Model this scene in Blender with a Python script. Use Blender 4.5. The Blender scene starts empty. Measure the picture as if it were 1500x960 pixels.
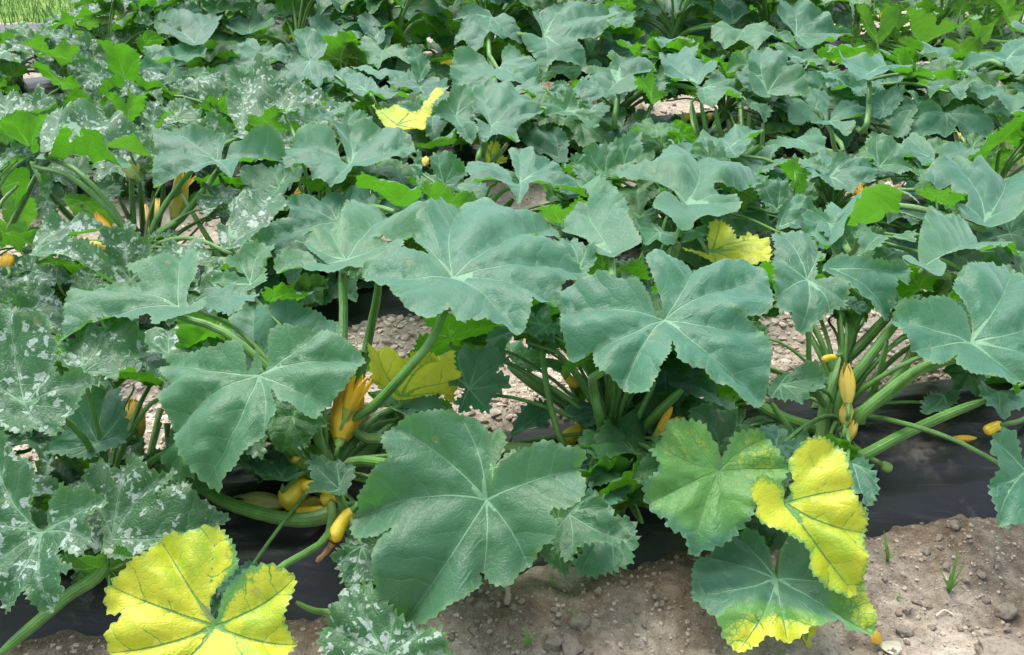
import bpy, math, random
import numpy as np
from mathutils import Matrix, Vector, noise as mnoise
from mathutils.geometry import delaunay_2d_cdt

sc = bpy.context.scene
col = sc.collection
R = math.radians
RNG = np.random.default_rng(7)
random.seed(7)

# ------------------------------------------------------------------ camera
CAM_H, PITCH, FPX = 1.40, R(28.7), 1608.0          # focal length in units of a 1500 px wide frame
cam_d = bpy.data.cameras.new("camera")
cam = bpy.data.objects.new("camera", cam_d)
col.objects.link(cam)
cam.location = (0, 0, CAM_H)
cam.rotation_euler = (R(90) - PITCH, 0, 0)
cam_d.sensor_width = 36
cam_d.lens = 36 * FPX / 1500
cam_d.clip_start, cam_d.clip_end = .05, 500
sc.camera = cam

# ------------------------------------------------------------------ light: bright overcast
SUN_EL, SUN_AZ = R(68), R(-40)
world = bpy.data.worlds.new("World")
sc.world = world
world.use_nodes = True
wn = world.node_tree
wn.nodes.clear()
w_out = wn.nodes.new("ShaderNodeOutputWorld")
w_bg = wn.nodes.new("ShaderNodeBackground")
w_sky = wn.nodes.new("ShaderNodeTexSky")
w_sky.sky_type = 'NISHITA'
w_sky.sun_disc = False
w_sky.sun_elevation = SUN_EL
w_sky.sun_rotation = SUN_AZ
w_sky.air_density = 1.0
w_sky.dust_density = 3.0
w_hs = wn.nodes.new("ShaderNodeHueSaturation")
w_hs.inputs['Saturation'].default_value = .52
wn.links.new(w_sky.outputs[0], w_hs.inputs['Color'])
wn.links.new(w_hs.outputs[0], w_bg.inputs['Color'])
w_bg.inputs['Strength'].default_value = .13
wn.links.new(w_bg.outputs[0], w_out.inputs[0])

sun_d = bpy.data.lights.new("sun", 'SUN')
sun_d.energy = 1.4
sun_d.angle = R(44)
sun_d.color = (1, .97, .92)
sun = bpy.data.objects.new("sun", sun_d)
col.objects.link(sun)
sd = Vector((math.sin(SUN_AZ) * math.cos(SUN_EL), math.cos(SUN_AZ) * math.cos(SUN_EL), math.sin(SUN_EL)))
sun.rotation_euler = sd.to_track_quat('Z', 'Y').to_euler()

sc.view_settings.view_transform = 'Standard'
sc.view_settings.look = 'None'
sc.view_settings.exposure = 1.66
sc.view_settings.gamma = 1
sc.render.engine = 'CYCLES'
sc.cycles.max_bounces = 7
sc.cycles.diffuse_bounces = 4
sc.cycles.transmission_bounces = 4
sc.cycles.use_denoising = True

# ------------------------------------------------------------------ pixel -> ray
CP, SP = math.cos(PITCH), math.sin(PITCH)
def rays(px):
    px = np.atleast_2d(np.asarray(px, float))
    u = (px[:, 0] - 750) / FPX
    v = (480 - px[:, 1]) / FPX
    return np.stack([u, CP + v * SP, -SP + v * CP], 1)
CAMP = np.array([0, 0, CAM_H])
def at_z(x, y, z):
    d = rays([(x, y)])[0]
    return CAMP + d * ((z - CAM_H) / d[2])
def project(P):
    Q = np.atleast_2d(P) - CAMP
    f = Q[:, 1] * CP - Q[:, 2] * SP
    f = np.where(f < 1e-3, 1e-3, f)
    up = Q[:, 1] * SP + Q[:, 2] * CP
    return np.stack([750 + FPX * Q[:, 0] / f, 480 - FPX * up / f], 1), f

# ------------------------------------------------------------------ value noise
def _hash(ix, iy, s):
    h = (ix.astype(np.int64) * 374761393 + iy.astype(np.int64) * 668265263 + s * 1442695041) & 0x7fffffff
    h = ((h ^ (h >> 13)) * 1274126177) & 0x7fffffff
    return ((h ^ (h >> 16)) & 0xffff) / 65535.0
def vnoise(x, y, s=0):
    ix, iy = np.floor(x), np.floor(y)
    fx, fy = x - ix, y - iy
    fx = fx * fx * (3 - 2 * fx); fy = fy * fy * (3 - 2 * fy)
    a = _hash(ix, iy, s); b = _hash(ix + 1, iy, s); c = _hash(ix, iy + 1, s); d = _hash(ix + 1, iy + 1, s)
    return (a * (1 - fx) + b * fx) * (1 - fy) + (c * (1 - fx) + d * fx) * fy - .5
def fbm(x, y, s=0, o=4):
    t = 0; a = 1
    for k in range(o):
        t = t + a * vnoise(x, y, s + k * 17); x = x * 2.03 + 5.1; y = y * 2.03 + 9.7; a *= .5
    return t

# ------------------------------------------------------------------ beds and terrain shape
ROWS = [1.80, 2.86, 3.86, 4.90, 5.95]
SLOPE = .20
HALF = .25
BED_H = .10
def row_y(r, x): return ROWS[r] + SLOPE * x
def bed_profile(t):
    a = np.abs(t) / HALF
    return BED_H * np.clip(1 - a ** 2.6, -.9, 1)
def film_z(x, y, r):
    t = (y - row_y(r, x)) * .98
    w = .012 * vnoise(x * 2.2 + r * 9, t * 26, 5) + .007 * vnoise(x * 11 + t * 20, t * 9 - x * 3, 6) + .004 * vnoise(x * 7, t * 60, 8) + .006 * fbm(x * 5, y * 5, 31)
    return bed_profile(t) + w
def ground_z(x, y):
    g = .030 * fbm(x * 4, y * 4, 1, 3) + .020 * fbm(x * 17, y * 17, 2, 3) + .008 * vnoise(x * 70, y * 70, 3)
    for r in range(5):
        t = np.abs((y - row_y(r, x)) * .98)
        lip = .045 * np.exp(-((t - HALF - .07) / .09) ** 2)          # soil thrown up on the film's edges
        g = g + lip * (1 + 1.2 * vnoise(x * 6 + r, y * 2, 40))
        under = t < HALF - .045
        g = np.where(under, np.minimum(g, -.03), g)
    far = np.clip((np.abs(x) - 6) / 10, 0, 1) + np.clip((y - 9) / 10, 0, 1)
    return g * np.clip(1 - far, 0, 1)

# ------------------------------------------------------------------ object helpers
def tag(o, label=None, cat=None, group=None, kind=None):
    if label: o['label'] = label
    if cat: o['category'] = cat
    if group: o['group'] = group
    if kind: o['kind'] = kind
    return o
def mesh_from(name, V, faces, mat=None, smooth=True):
    m = bpy.data.meshes.new(name)
    V = np.asarray(V, np.float32)
    if isinstance(faces, np.ndarray):
        k = faces.shape[1]
        m.vertices.add(len(V)); m.vertices.foreach_set('co', V.ravel())
        m.loops.add(faces.size); m.loops.foreach_set('vertex_index', faces.ravel().astype(np.int32))
        m.polygons.add(len(faces))
        m.polygons.foreach_set('loop_start', np.arange(0, faces.size, k, dtype=np.int32))
        m.polygons.foreach_set('loop_total', np.full(len(faces), k, np.int32))
        m.update(calc_edges=True)
    else:
        m.from_pydata(V.tolist(), [], faces)
        m.update()
    m.polygons.foreach_set('use_smooth', np.full(len(m.polygons), smooth))
    if mat: m.materials.append(mat)
    return m
def link(name, me, parent=None, loc=None):
    o = bpy.data.objects.new(name, me)
    col.objects.link(o)
    if parent: o.parent = parent
    if loc is not None: o.location = loc
    return o
def vattr(m, name, arr):
    a = m.attributes.new(name, 'FLOAT', 'POINT')
    a.data.foreach_set('value', np.asarray(arr, np.float32))

# ------------------------------------------------------------------ materials
class NT:
    def __init__(s, name):
        s.m = bpy.data.materials.new(name); s.m.use_nodes = True
        s.t = s.m.node_tree; s.t.nodes.clear()
        s.out = s.t.nodes.new('ShaderNodeOutputMaterial')
    def n(s, kind, **kw):
        nd = s.t.nodes.new('ShaderNode' + kind)
        for k, v in kw.items(): setattr(nd, k, v)
        return nd
    def set(s, sock, v):
        if v is None: return
        if isinstance(v, bpy.types.NodeSocket): s.t.links.new(v, sock)
        elif isinstance(v, (tuple, list)) and sock.type == 'RGBA': sock.default_value = (*v[:3], 1)
        else: sock.default_value = v
    def math(s, op, a, b=None, c=None, clamp=False):
        nd = s.n('Math', operation=op, use_clamp=clamp)
        for i, v in enumerate((a, b, c)): s.set(nd.inputs[i], v)
        return nd.outputs[0]
    def mix(s, f, a, b):
        nd = s.n('Mix', data_type='RGBA')
        s.set(nd.inputs[0], f); s.set(nd.inputs[6], a); s.set(nd.inputs[7], b)
        return nd.outputs[2]
    def ramp(s, x, lo, hi, a=0., b=1.):
        nd = s.n('MapRange', interpolation_type='SMOOTHSTEP')
        s.set(nd.inputs[0], x); nd.inputs[1].default_value = lo; nd.inputs[2].default_value = hi
        nd.inputs[3].default_value = a; nd.inputs[4].default_value = b
        return nd.outputs[0]
    def noise(s, vec, scale, detail=3, rough=.55, dist=0):
        nd = s.n('TexNoise'); s.set(nd.inputs['Vector'], vec)
        nd.inputs['Scale'].default_value = scale; nd.inputs['Detail'].default_value = detail
        nd.inputs['Roughness'].default_value = rough; nd.inputs['Distortion'].default_value = dist
        return nd.outputs['Fac']
    def attr(s, name):
        nd = s.n('Attribute'); nd.attribute_name = name
        return nd.outputs['Fac']
    def obj(s): return s.n('TexCoord').outputs['Object']
    def bump(s, h, strength=.5, dist=.01, normal=None):
        nd = s.n('Bump'); s.set(nd.inputs['Height'], h)
        nd.inputs['Strength'].default_value = strength; nd.inputs['Distance'].default_value = dist
        if normal is not None: s.set(nd.inputs['Normal'], normal)
        return nd.outputs[0]
    def pbsdf(s, color, rough=.5, normal=None, spec=.5, sheen=0, sheen_rough=.4, sheen_tint=(1, 1, 1)):
        p = s.n('BsdfPrincipled')
        s.set(p.inputs['Base Color'], color); s.set(p.inputs['Roughness'], rough)
        p.inputs['Specular IOR Level'].default_value = spec
        if sheen:
            s.set(p.inputs['Sheen Weight'], sheen); p.inputs['Sheen Roughness'].default_value = sheen_rough
            p.inputs['Sheen Tint'].default_value = (*sheen_tint, 1)
        if normal is not None: s.set(p.inputs['Normal'], normal)
        return p.outputs[0]
    def surf(s, sh): s.t.links.new(sh, s.out.inputs['Surface']); return s.m

def leaf_material(name, top_a, top_b, vein, under, trans, mottle=0., sheen=.35, rough=.5, fine=1.):
    k = NT(name)
    o = k.obj()
    rnd = k.n('ObjectInfo').outputs['Random']
    offs = k.n('VectorMath', operation='ADD')
    k.set(offs.inputs[0], o)
    cmb = k.n('CombineXYZ'); k.set(cmb.inputs[2], k.math('MULTIPLY', rnd, 40.)); k.set(cmb.inputs[0], k.math('MULTIPLY', rnd, 13.))
    k.set(offs.inputs[1], cmb.outputs[0])
    ov = offs.outputs[0]
    s_, d_, rho, yl = k.attr('vs'), k.attr('vd'), k.attr('rho'), k.attr('yl')
    n_big = k.noise(ov, 9, 3)
    n_mid = k.noise(ov, 45, 4)
    n_fine = k.noise(ov, 260, 2)
    # main veins
    w = k.math('MULTIPLY', k.math('SUBTRACT', 1.15, k.attr('vt')), .0019)
    main = k.ramp(k.math('DIVIDE', d_, w), .45, 1.15, 1., 0.)
    halo = k.ramp(k.math('DIVIDE', d_, w), 0., 5., 1., 0.)
    # secondary veins leave the main ones at an angle
    q = k.math('SUBTRACT', s_, k.math('MULTIPLY', d_, .75))
    q = k.math('ADD', q, k.math('MULTIPLY', k.math('SUBTRACT', n_mid, .5), .010))
    q = k.math('ADD', q, k.math('MULTIPLY', k.math('SUBTRACT', n_big, .5), .06))
    fr = k.math('ABSOLUTE', k.math('SUBTRACT', k.math('FRACT', k.math('DIVIDE', q, .046)), .5))
    sec = k.ramp(fr, .0, .030, 1., 0.)
    vf = k.attr('vf')
    sec = k.math('MULTIPLY', sec, vf)
    secw = k.math('ADD', .25, k.math('MULTIPLY', k.math('SUBTRACT', k.ramp(fr, .0, .5, 0., 1.), .25), vf))
    # net of small veins
    vor = k.n('TexVoronoi', feature='DISTANCE_TO_EDGE'); k.set(vor.inputs['Vector'], ov); vor.inputs['Scale'].default_value = 95
    net = k.ramp(vor.outputs['Distance'], 0., .12, 0., 1.)
    base = k.mix(k.ramp(n_big, .3, .7), top_a, top_b)
    r2 = k.math('FRACT', k.math('MULTIPLY', rnd, 7.31))
    base = k.mix(k.ramp(rnd, .35, 1., 0., .60), base, (.040, .135, .034))
    base = k.mix(k.ramp(r2, .55, 1., 0., .45), base, tuple(c * .55 for c in top_a))
    base = k.mix(k.math('MULTIPLY', k.ramp(k.noise(ov, 5, 2), .5, .75), .35), base, (.050, .15, .05))
    base = k.mix(k.math('MULTIPLY', k.ramp(n_mid, .35, .75), .35), base, tuple(c * .72 for c in top_a))
    base = k.mix(k.math('MULTIPLY', net, -.0) if False else k.math('MULTIPLY', k.math('SUBTRACT', 1., net), .16 * fine), base, tuple(c * .6 for c in top_a))
    # faint dark spots and dust specks
    base = k.mix(k.ramp(n_fine, .68, .78, 0., .35), base, (.25, .33, .25))
    if mottle:
        wob = k.noise(ov, 75, 3); nb2 = k.noise(ov, 13, 2)
        pm = None
        for sc_, sel_, sz in ((56, .56, .27),):
            v2 = k.n('TexVoronoi', feature='F1', distance='CHEBYCHEV')
            dv = k.n('VectorMath', operation='ADD'); cn = k.n('TexNoise'); k.set(cn.inputs['Vector'], ov); cn.inputs['Scale'].default_value = 55
            sv = k.n('VectorMath', operation='SCALE'); k.set(sv.inputs[0], cn.outputs['Color']); sv.inputs['Scale'].default_value = .045
            k.set(dv.inputs[0], ov); k.set(dv.inputs[1], sv.outputs[0]); k.set(v2.inputs['Vector'], dv.outputs[0]); v2.inputs['Scale'].default_value = sc_
            sel = k.n('SeparateColor'); k.set(sel.inputs[0], v2.outputs['Color'])
            on = k.ramp(k.math('ADD', sel.outputs[0], k.math('MULTIPLY', k.math('SUBTRACT', nb2, .5), .9)), sel_, sel_ + .05)
            size_ = k.math('ADD', k.math('MULTIPLY', sel.outputs[1], .16), k.math('MULTIPLY', wob, .62))
            one = k.math('MULTIPLY', on, k.ramp(k.math('SUBTRACT', k.math('ADD', v2.outputs['Distance'], .30), size_), sz - .05, sz + .07, 1., 0.))
            pm = one if pm is None else k.math('MAXIMUM', pm, one)
        veinside = k.math('MULTIPLY', k.ramp(d_, .001, .008, 1., 0.), k.ramp(wob, .45, .6, 0., .8))
        pm = k.math('MULTIPLY', k.math('MAXIMUM', pm, k.math('MULTIPLY', veinside, .55)), mottle, clamp=True)
        base = k.mix(k.math('MULTIPLY', pm, .72), base, (.40, .49, .44))
    base_g = base
    base = k.mix(k.math('MULTIPLY', sec, .30), base, vein)
    base = k.mix(k.math('MULTIPLY', halo, .10), base, vein)
    base = k.mix(k.math('MULTIPLY', main, .85), base, vein)
    # yellowing: veins and a thin margin stay green
    yv = k.math('ADD', yl, k.math('MULTIPLY', k.math('SUBTRACT', n_mid, .5), .55))
    yv = k.math('ADD', yv, k.math('MULTIPLY', k.math('SUBTRACT', n_fine, .5), .45))
    yv = k.math('SUBTRACT', yv, k.math('MULTIPLY', k.math('MAXIMUM', k.math('MULTIPLY', k.math('MULTIPLY', k.ramp(fr, .0, .05, 1., 0.), vf), .62), k.math('MULTIPLY', k.ramp(k.math('DIVIDE', d_, w), .3, 2.2, 1., 0.), .75)), .72))
    yv = k.math('SUBTRACT', yv, k.math('MULTIPLY', k.math('SUBTRACT', 1., net), .16))
    ym = k.math('MULTIPLY', k.ramp(yv, .42, .80), k.ramp(yl, .02, .2))
    ycol = k.mix(k.ramp(k.math('ADD', n_big, k.math('MULTIPLY', k.math('SUBTRACT', n_mid, .5), .5)), .25, .62), (.25, .39, .015), (.46, .49, .020))
    ygr = k.mix(.5, (.16, .27, .05), base_g)
    lowy = k.mix(k.math('MULTIPLY', k.ramp(yl, .02, .34), .88), base, k.mix(.7, ygr, (.075, .25, .014)))
    base = k.mix(ym, lowy, ycol)
    # small dry spots
    sp = k.math('MULTIPLY', k.ramp(k.noise(ov, 24, 2), .715, .75), k.ramp(n_fine, .3, .55, .4, 1.))
    base = k.mix(k.math('MULTIPLY', sp, .55), base, (.24, .20, .09))
    # brown dry nibbles on the rim
    rim = k.math('MULTIPLY', k.ramp(rho, .965, 1.), k.ramp(n_mid, .60, .72))
    base = k.mix(k.math('MULTIPLY', rim, .6), base, (.32, .25, .13))
    edge = k.math('MULTIPLY', k.ramp(rho, .93, 1.), .35)
    base = k.mix(edge, base, k.mix(ym, (.12, .22, .08), (.3, .36, .08)))
    uv_ = k.mix(k.math('MULTIPLY', main, .8), k.mix(k.math('MULTIPLY', sec, .7), k.mix(k.math('MULTIPLY', k.math('SUBTRACT', 1., net), .35), k.mix(k.ramp(n_mid, .3, .7), under, tuple(c * .6 for c in under)), (.14, .30, .06)), (.24, .42, .12)), (.34, .50, .18))
    uv_ = k.mix(ym, uv_, (.62, .64, .06))
    back = k.n('NewGeometry').outputs['Backfacing']
    colr = k.mix(back, base, uv_)
    hgt = k.math('ADD', k.math('MULTIPLY', k.math('SQRT', k.math('MAXIMUM', secw, .0001)), .55), k.math('MULTIPLY', net, .22 * fine))
    hgt = k.math('ADD', hgt, k.math('MULTIPLY', n_mid, .8 * fine))
    hgt = k.math('SUBTRACT', hgt, k.math('MULTIPLY', main, .5))
    nb = k.bump(hgt, .55, .006)
    nb = k.bump(n_fine, .22, .0012, nb)
    sh_amt = k.math('MULTIPLY', k.math('SUBTRACT', 1., back), k.math('SUBTRACT', sheen, k.math('MULTIPLY', ym, sheen)))
    p = k.pbsdf(colr, rough, nb, .5, sh_amt, .5, (.70, 1, .97))
    tr = k.n('BsdfTranslucent'); k.set(tr.inputs['Color'], k.mix(ym, trans, (.50, .55, .05))); k.set(tr.inputs['Normal'], nb)
    mx = k.n('MixShader'); mx.inputs[0].default_value = .30
    k.t.links.new(p, mx.inputs[1]); k.t.links.new(tr.outputs[0], mx.inputs[2])
    return k.surf(mx.outputs[0])

M = {}
M['g'] = leaf_material('squash_leaf', (.024, .120, .064), (.036, .154, .084), (.17, .34, .19), (.058, .20, .018), (.11, .40, .012), sheen=.36, fine=.36)
M['m'] = leaf_material('mottled_zucchini_leaf', (.015, .082, .026), (.023, .106, .040), (.15, .30, .16), (.055, .20, .02), (.11, .38, .012), mottle=1., sheen=.12, fine=.6)
M['f'] = leaf_material('shaded_squash_leaf', (.020, .100, .020), (.032, .140, .030), (.15, .32, .12), (.065, .22, .016), (.12, .42, .012), sheen=.12, fine=.5)  # greener, low-sheen copy of the squash leaf: under-canopy shade put into its colour
M['z'] = leaf_material('green_zucchini_leaf', (.034, .13, .024), (.05, .165, .034), (.16, .30, .10), (.080, .235, .026), (.10, .32, .012), mottle=.25, sheen=.15, fine=.6)

def mat_petiole():
    k = NT('leaf_stalk_green')
    o = k.obj()
    st = k.math('SINE', k.math('MULTIPLY', k.attr('ang'), 11.))
    n1 = k.noise(o, 30, 3); n2 = k.noise(o, 300, 2)
    c = k.mix(k.ramp(n1, .3, .7), (.044, .150, .015), (.082, .220, .030))
    c = k.mix(k.ramp(st, .3, 1., 0., .26), c, (.22, .38, .11))
    c = k.mix(k.math('MULTIPLY', k.ramp(k.attr('along'), .25, 0.), .5), c, (.26, .36, .14))
    c = k.mix(k.ramp(n2, .66, .75, 0., .5), c, (.30, .42, .2))
    nb = k.bump(k.math('ADD', k.math('MULTIPLY', st, .5), n2), .4, .0012)
    p = k.pbsdf(c, .42, nb, .5, .15, .5)
    return k.surf(p)
M['pet'] = mat_petiole()

def mat_simple(name, a, b, scale=20, rough=.5, bump=.3, bdist=.003, tr=0., stripes=None):
    k = NT(name)
    o = k.obj()
    n1 = k.noise(o, scale, 4); n2 = k.noise(o, scale * 7, 3)
    c = k.mix(k.ramp(n1, .3, .7), a, b)
    c = k.mix(k.ramp(n2, .55, .8, 0., .3), c, tuple(x * .6 for x in a))
    if stripes:
        c = k.mix(k.math('MULTIPLY', k.ramp(k.math('ABSOLUTE', k.attr('mid')), .0, .16, 1., 0.), .75), c, stripes)
        c = k.mix(k.math('MULTIPLY', k.ramp(k.attr('along'), .55, 0.), .45), c, stripes)
    nb = k.bump(k.math('ADD', n1, n2), bump, bdist)
    p = k.pbsdf(c, rough, nb, .5)
    if tr:
        t = k.n('BsdfTranslucent'); k.set(t.inputs['Color'], c)
        mx = k.n('MixShader'); mx.inputs[0].default_value = tr
        k.t.links.new(p, mx.inputs[1]); k.t.links.new(t.outputs[0], mx.inputs[2])
        p = mx.outputs[0]
    return k.surf(p)
M['orange'] = mat_simple('orange_petal', (.78, .42, .015), (.82, .54, .04), 25, .5, .3, .003, .35, (.55, .42, .05))
M['yellowpet'] = mat_simple('yellow_petal', (.72, .50, .06), (.70, .55, .12), 25, .5, .3, .003, .35, (.38, .42, .10))
M['palepet'] = mat_simple('pale_green_petal', (.55, .55, .22), (.62, .58, .2), 25, .5, .3, .003, .35, (.30, .38, .12))
M['whitepet'] = mat_simple('white_withered_petal', (.74, .72, .60), (.80, .78, .66), 25, .6, .4, .003, .3, (.5, .52, .3))
M['calyx'] = mat_simple('calyx_green', (.16, .30, .05), (.24, .38, .09), 40, .5)
M['fruit'] = mat_simple('yellow_squash_skin', (.80, .56, .035), (.84, .63, .06), 18, .28, .08, .002)
M['zuc'] = mat_simple('dark_zucchini_skin', (.012, .04, .014), (.025, .065, .02), 30, .3, .1, .002)
M['wither'] = mat_simple('withered_brown', (.26, .13, .05), (.38, .22, .10), 60, .8, .6, .004)
M['weed'] = mat_simple('weed_green', (.10, .26, .04), (.16, .36, .06), 30, .5, .2, .002, .3)
M['turf'] = mat_simple('turf_blade', (.075, .165, .035), (.13, .22, .06), 3, .6, .2, .002, .3)
M['straw'] = mat_simple('dry_straw', (.50, .42, .30), (.62, .54, .40), 60, .8, .3)

def soil_nodes(k, o, dry):
    n1 = k.noise(o, 5, 5, .6); n2 = k.noise(o, 38, 5, .65); n3 = k.noise(o, 210, 3, .6)
    moist = k.mix(k.ramp(n2, .3, .72), (.092, .068, .047), (.185, .145, .108))
    dryc = k.mix(k.ramp(n2, .3, .7), (.26, .22, .168), (.45, .395, .318))
    f = k.math('ADD', dry, k.math('MULTIPLY', k.math('SUBTRACT', n1, .5), 1.3))
    c = k.mix(k.ramp(f, .3, .75), moist, dryc)
    c = k.mix(k.ramp(n3, .58, .72, 0., .35), c, (.44, .37, .30))
    c = k.mix(k.ramp(n3, .44, .30, 0., .45), c, (.07, .05, .035))
    h = k.math('ADD', k.math('MULTIPLY', n2, .7), k.math('MULTIPLY', n3, .35))
    return c, h
def mat_soil():
    k = NT('field_soil'); o = k.obj()
    c, h = soil_nodes(k, o, k.attr('dry'))
    return k.surf(k.pbsdf(c, .95, k.bump(h, .9, .012), .15))
def mat_clod():
    k = NT('soil_clod'); o = k.obj()
    c, h = soil_nodes(k, o, .68)
    return k.surf(k.pbsdf(c, .95, k.bump(h, .8, .006), .15))
def mat_chips():
    k = NT('dry_mulch_chips'); o = k.obj()
    r = k.attr('tone'); n2 = k.noise(o, 120, 3)
    c = k.mix(r, (.30, .235, .19), (.62, .54, .47))
    c = k.mix(k.ramp(n2, .4, .8, 0., .5), c, (.40, .31, .24))
    return k.surf(k.pbsdf(c, .95, k.bump(n2, .5, .003), .15))
def mat_film():
    k = NT('black_plastic_film'); o = k.obj()
    mp = k.n('Mapping'); k.set(mp.inputs[0], o); mp.inputs['Scale'].default_value = (3, 40, 20)
    n1 = k.noise(mp.outputs[0], 1.0, 4, .6); n2 = k.noise(o, 7, 5, .65); n3 = k.noise(o, 150, 3)
    dust = k.math('MULTIPLY', k.ramp(n2, .60, .74), k.ramp(n3, .3, .7, .3, 1.))
    dust = k.math('ADD', k.math('MULTIPLY', dust, .55), k.math('MULTIPLY', k.ramp(n1, .58, .75), .16), clamp=True)
    gp = k.n('VectorMath', operation='DISTANCE'); k.set(gp.inputs[0], o); gp.inputs[1].default_value = (.86, 1.86, .09)
    pt = k.math('MULTIPLY', k.ramp(gp.outputs['Value'], .02, .09, 1., 0.), k.ramp(k.noise(o, 30, 4), .42, .62))
    dust = k.math('MAXIMUM', dust, k.math('MULTIPLY', pt, .2))
    c = k.mix(dust, (.014, .015, .017), (.26, .22, .18))
    ro = k.math('ADD', .36, k.math('MULTIPLY', dust, .6))
    nb = k.bump(n1, .18, .012)
    nb = k.bump(k.noise(o, 45, 3), .25, .006, nb)
    return k.surf(k.pbsdf(c, ro, nb, .45))
def mat_lawn():
    k = NT('lawn_ground'); o = k.obj()
    n = k.noise(o, 6, 5); n2 = k.noise(o, 90, 3)
    c = k.mix(k.ramp(n, .3, .7), (.10, .22, .035), (.20, .32, .07))
    c = k.mix(k.ramp(n2, .4, .8, 0., .5), c, (.06, .13, .02))
    return k.surf(k.pbsdf(c, .9, k.bump(n2, .8, .03), .2))
M['soil'], M['clod'], M['chips'], M['film'], M['lawn'] = mat_soil(), mat_clod(), mat_chips(), mat_film(), mat_lawn()

# ------------------------------------------------------------------ ground, film, lawn
def grid_mesh(name, xs, ys, zf, mat):
    X, Y = np.meshgrid(xs, ys)
    Z = zf(X, Y)
    nx, ny = len(xs), len(ys)
    i = (np.arange(ny - 1)[:, None] * nx + np.arange(nx - 1)[None]).ravel()
    F = np.stack([i, i + 1, i + nx + 1, i + nx], 1)
    return mesh_from(name, np.stack([X.ravel(), Y.ravel(), Z.ravel()], 1), F, mat), X, Y
xs = np.concatenate([[-90, -40, -18, -9, -6, -4.5], np.arange(-3.6, -1.3, .04), np.arange(-1.3, 1.45, .009), np.arange(1.46, 3.7, .04), [4.5, 6, 9, 18, 40, 90]])
ys = [-60, -20, -6, -2, 0, .6]
y = .95
while y < 8:
    ys.append(y); y += .007 + max(0, y - 1.75) * .009
ys = np.array(ys + [9, 11, 15, 22, 40, 80, 160])
me, X, Y = grid_mesh('ground', xs, ys, ground_z, M['soil'])
vattr(me, 'dry', np.clip(.42 + .75 * np.clip((Y - row_y(0, X)) / .25, 0, 1) + .5 * np.clip((1.50 - Y) / .25, 0, 1) * np.clip(.2 + X, 0, 1), 0, 1.1).ravel())
ground = link('ground', me); ground['kind'] = 'structure'

film_words = ['nearest', 'second nearest', 'middle', 'fourth', 'farthest']
for r in range(5):
    t = np.linspace(-HALF - .07, HALF + .07, 70)
    xx = np.arange(-3.3, 3.5, .02 if r < 2 else .05)
    Xf, Tf = np.meshgrid(xx, t)
    Yf = row_y(r, Xf) + Tf / .98
    Zf = film_z(Xf, Yf, r)
    nx, ny = len(xx), len(t)
    i = (np.arange(ny - 1)[:, None] * nx + np.arange(nx - 1)[None]).ravel()
    o = link('mulch_film', mesh_from('mulch_film', np.stack([Xf.ravel(), Yf.ravel(), Zf.ravel()], 1), np.stack([i, i + 1, i + nx + 1, i + nx], 1), M['film']))
    tag(o, f'black plastic mulch film covering the raised soil of the {film_words[r]} bed', 'plastic film')

lxs = np.concatenate([[-60, -20, -8], np.arange(-4.5, 6.5, .2), [10, 30, 60]])
lys = np.concatenate([np.arange(0, 4, .2), [6, 10, 20, 40, 90]])
X, Yl = np.meshgrid(lxs, lys)
Y = Yl + 6.15 + .22 * np.clip(X, -6, 8) + .12 * vnoise(X * 2, X * 0, 3)
nx, ny = len(lxs), len(lys)
i = (np.arange(ny - 1)[:, None] * nx + np.arange(nx - 1)[None]).ravel()
lawn = link('lawn', mesh_from('lawn', np.stack([X.ravel(), Y.ravel(), (.035 + .02 * vnoise(X * 2, Y * 2, 4)).ravel()], 1), np.stack([i, i + 1, i + nx + 1, i + nx], 1), M['lawn']))
lawn['kind'] = 'structure'
nb_ = 14000
bx = RNG.uniform(-3.4, 3.6, nb_); by = 6.1 + .22 * bx + RNG.uniform(-.1, 2.2, nb_) ** 1.0
hh = RNG.uniform(.04, .12, nb_); an = RNG.uniform(0, 6.28, nb_); ln = RNG.normal(0, .025, (nb_, 2))
wv = .004
B = np.zeros((nb_, 3, 3))
B[:, 0] = np.stack([bx - wv * np.cos(an), by - wv * np.sin(an), np.full(nb_, .02)], 1)
B[:, 1] = np.stack([bx + wv * np.cos(an), by + wv * np.sin(an), np.full(nb_, .02)], 1)
B[:, 2] = np.stack([bx + ln[:, 0], by + ln[:, 1], .03 + hh], 1)
o = link('grass', mesh_from('grass', B.reshape(-1, 3), np.arange(nb_ * 3).reshape(-1, 3), M['turf'], False))
tag(o, 'mown green grass along the far edge of the field', 'grass', kind='stuff')

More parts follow.
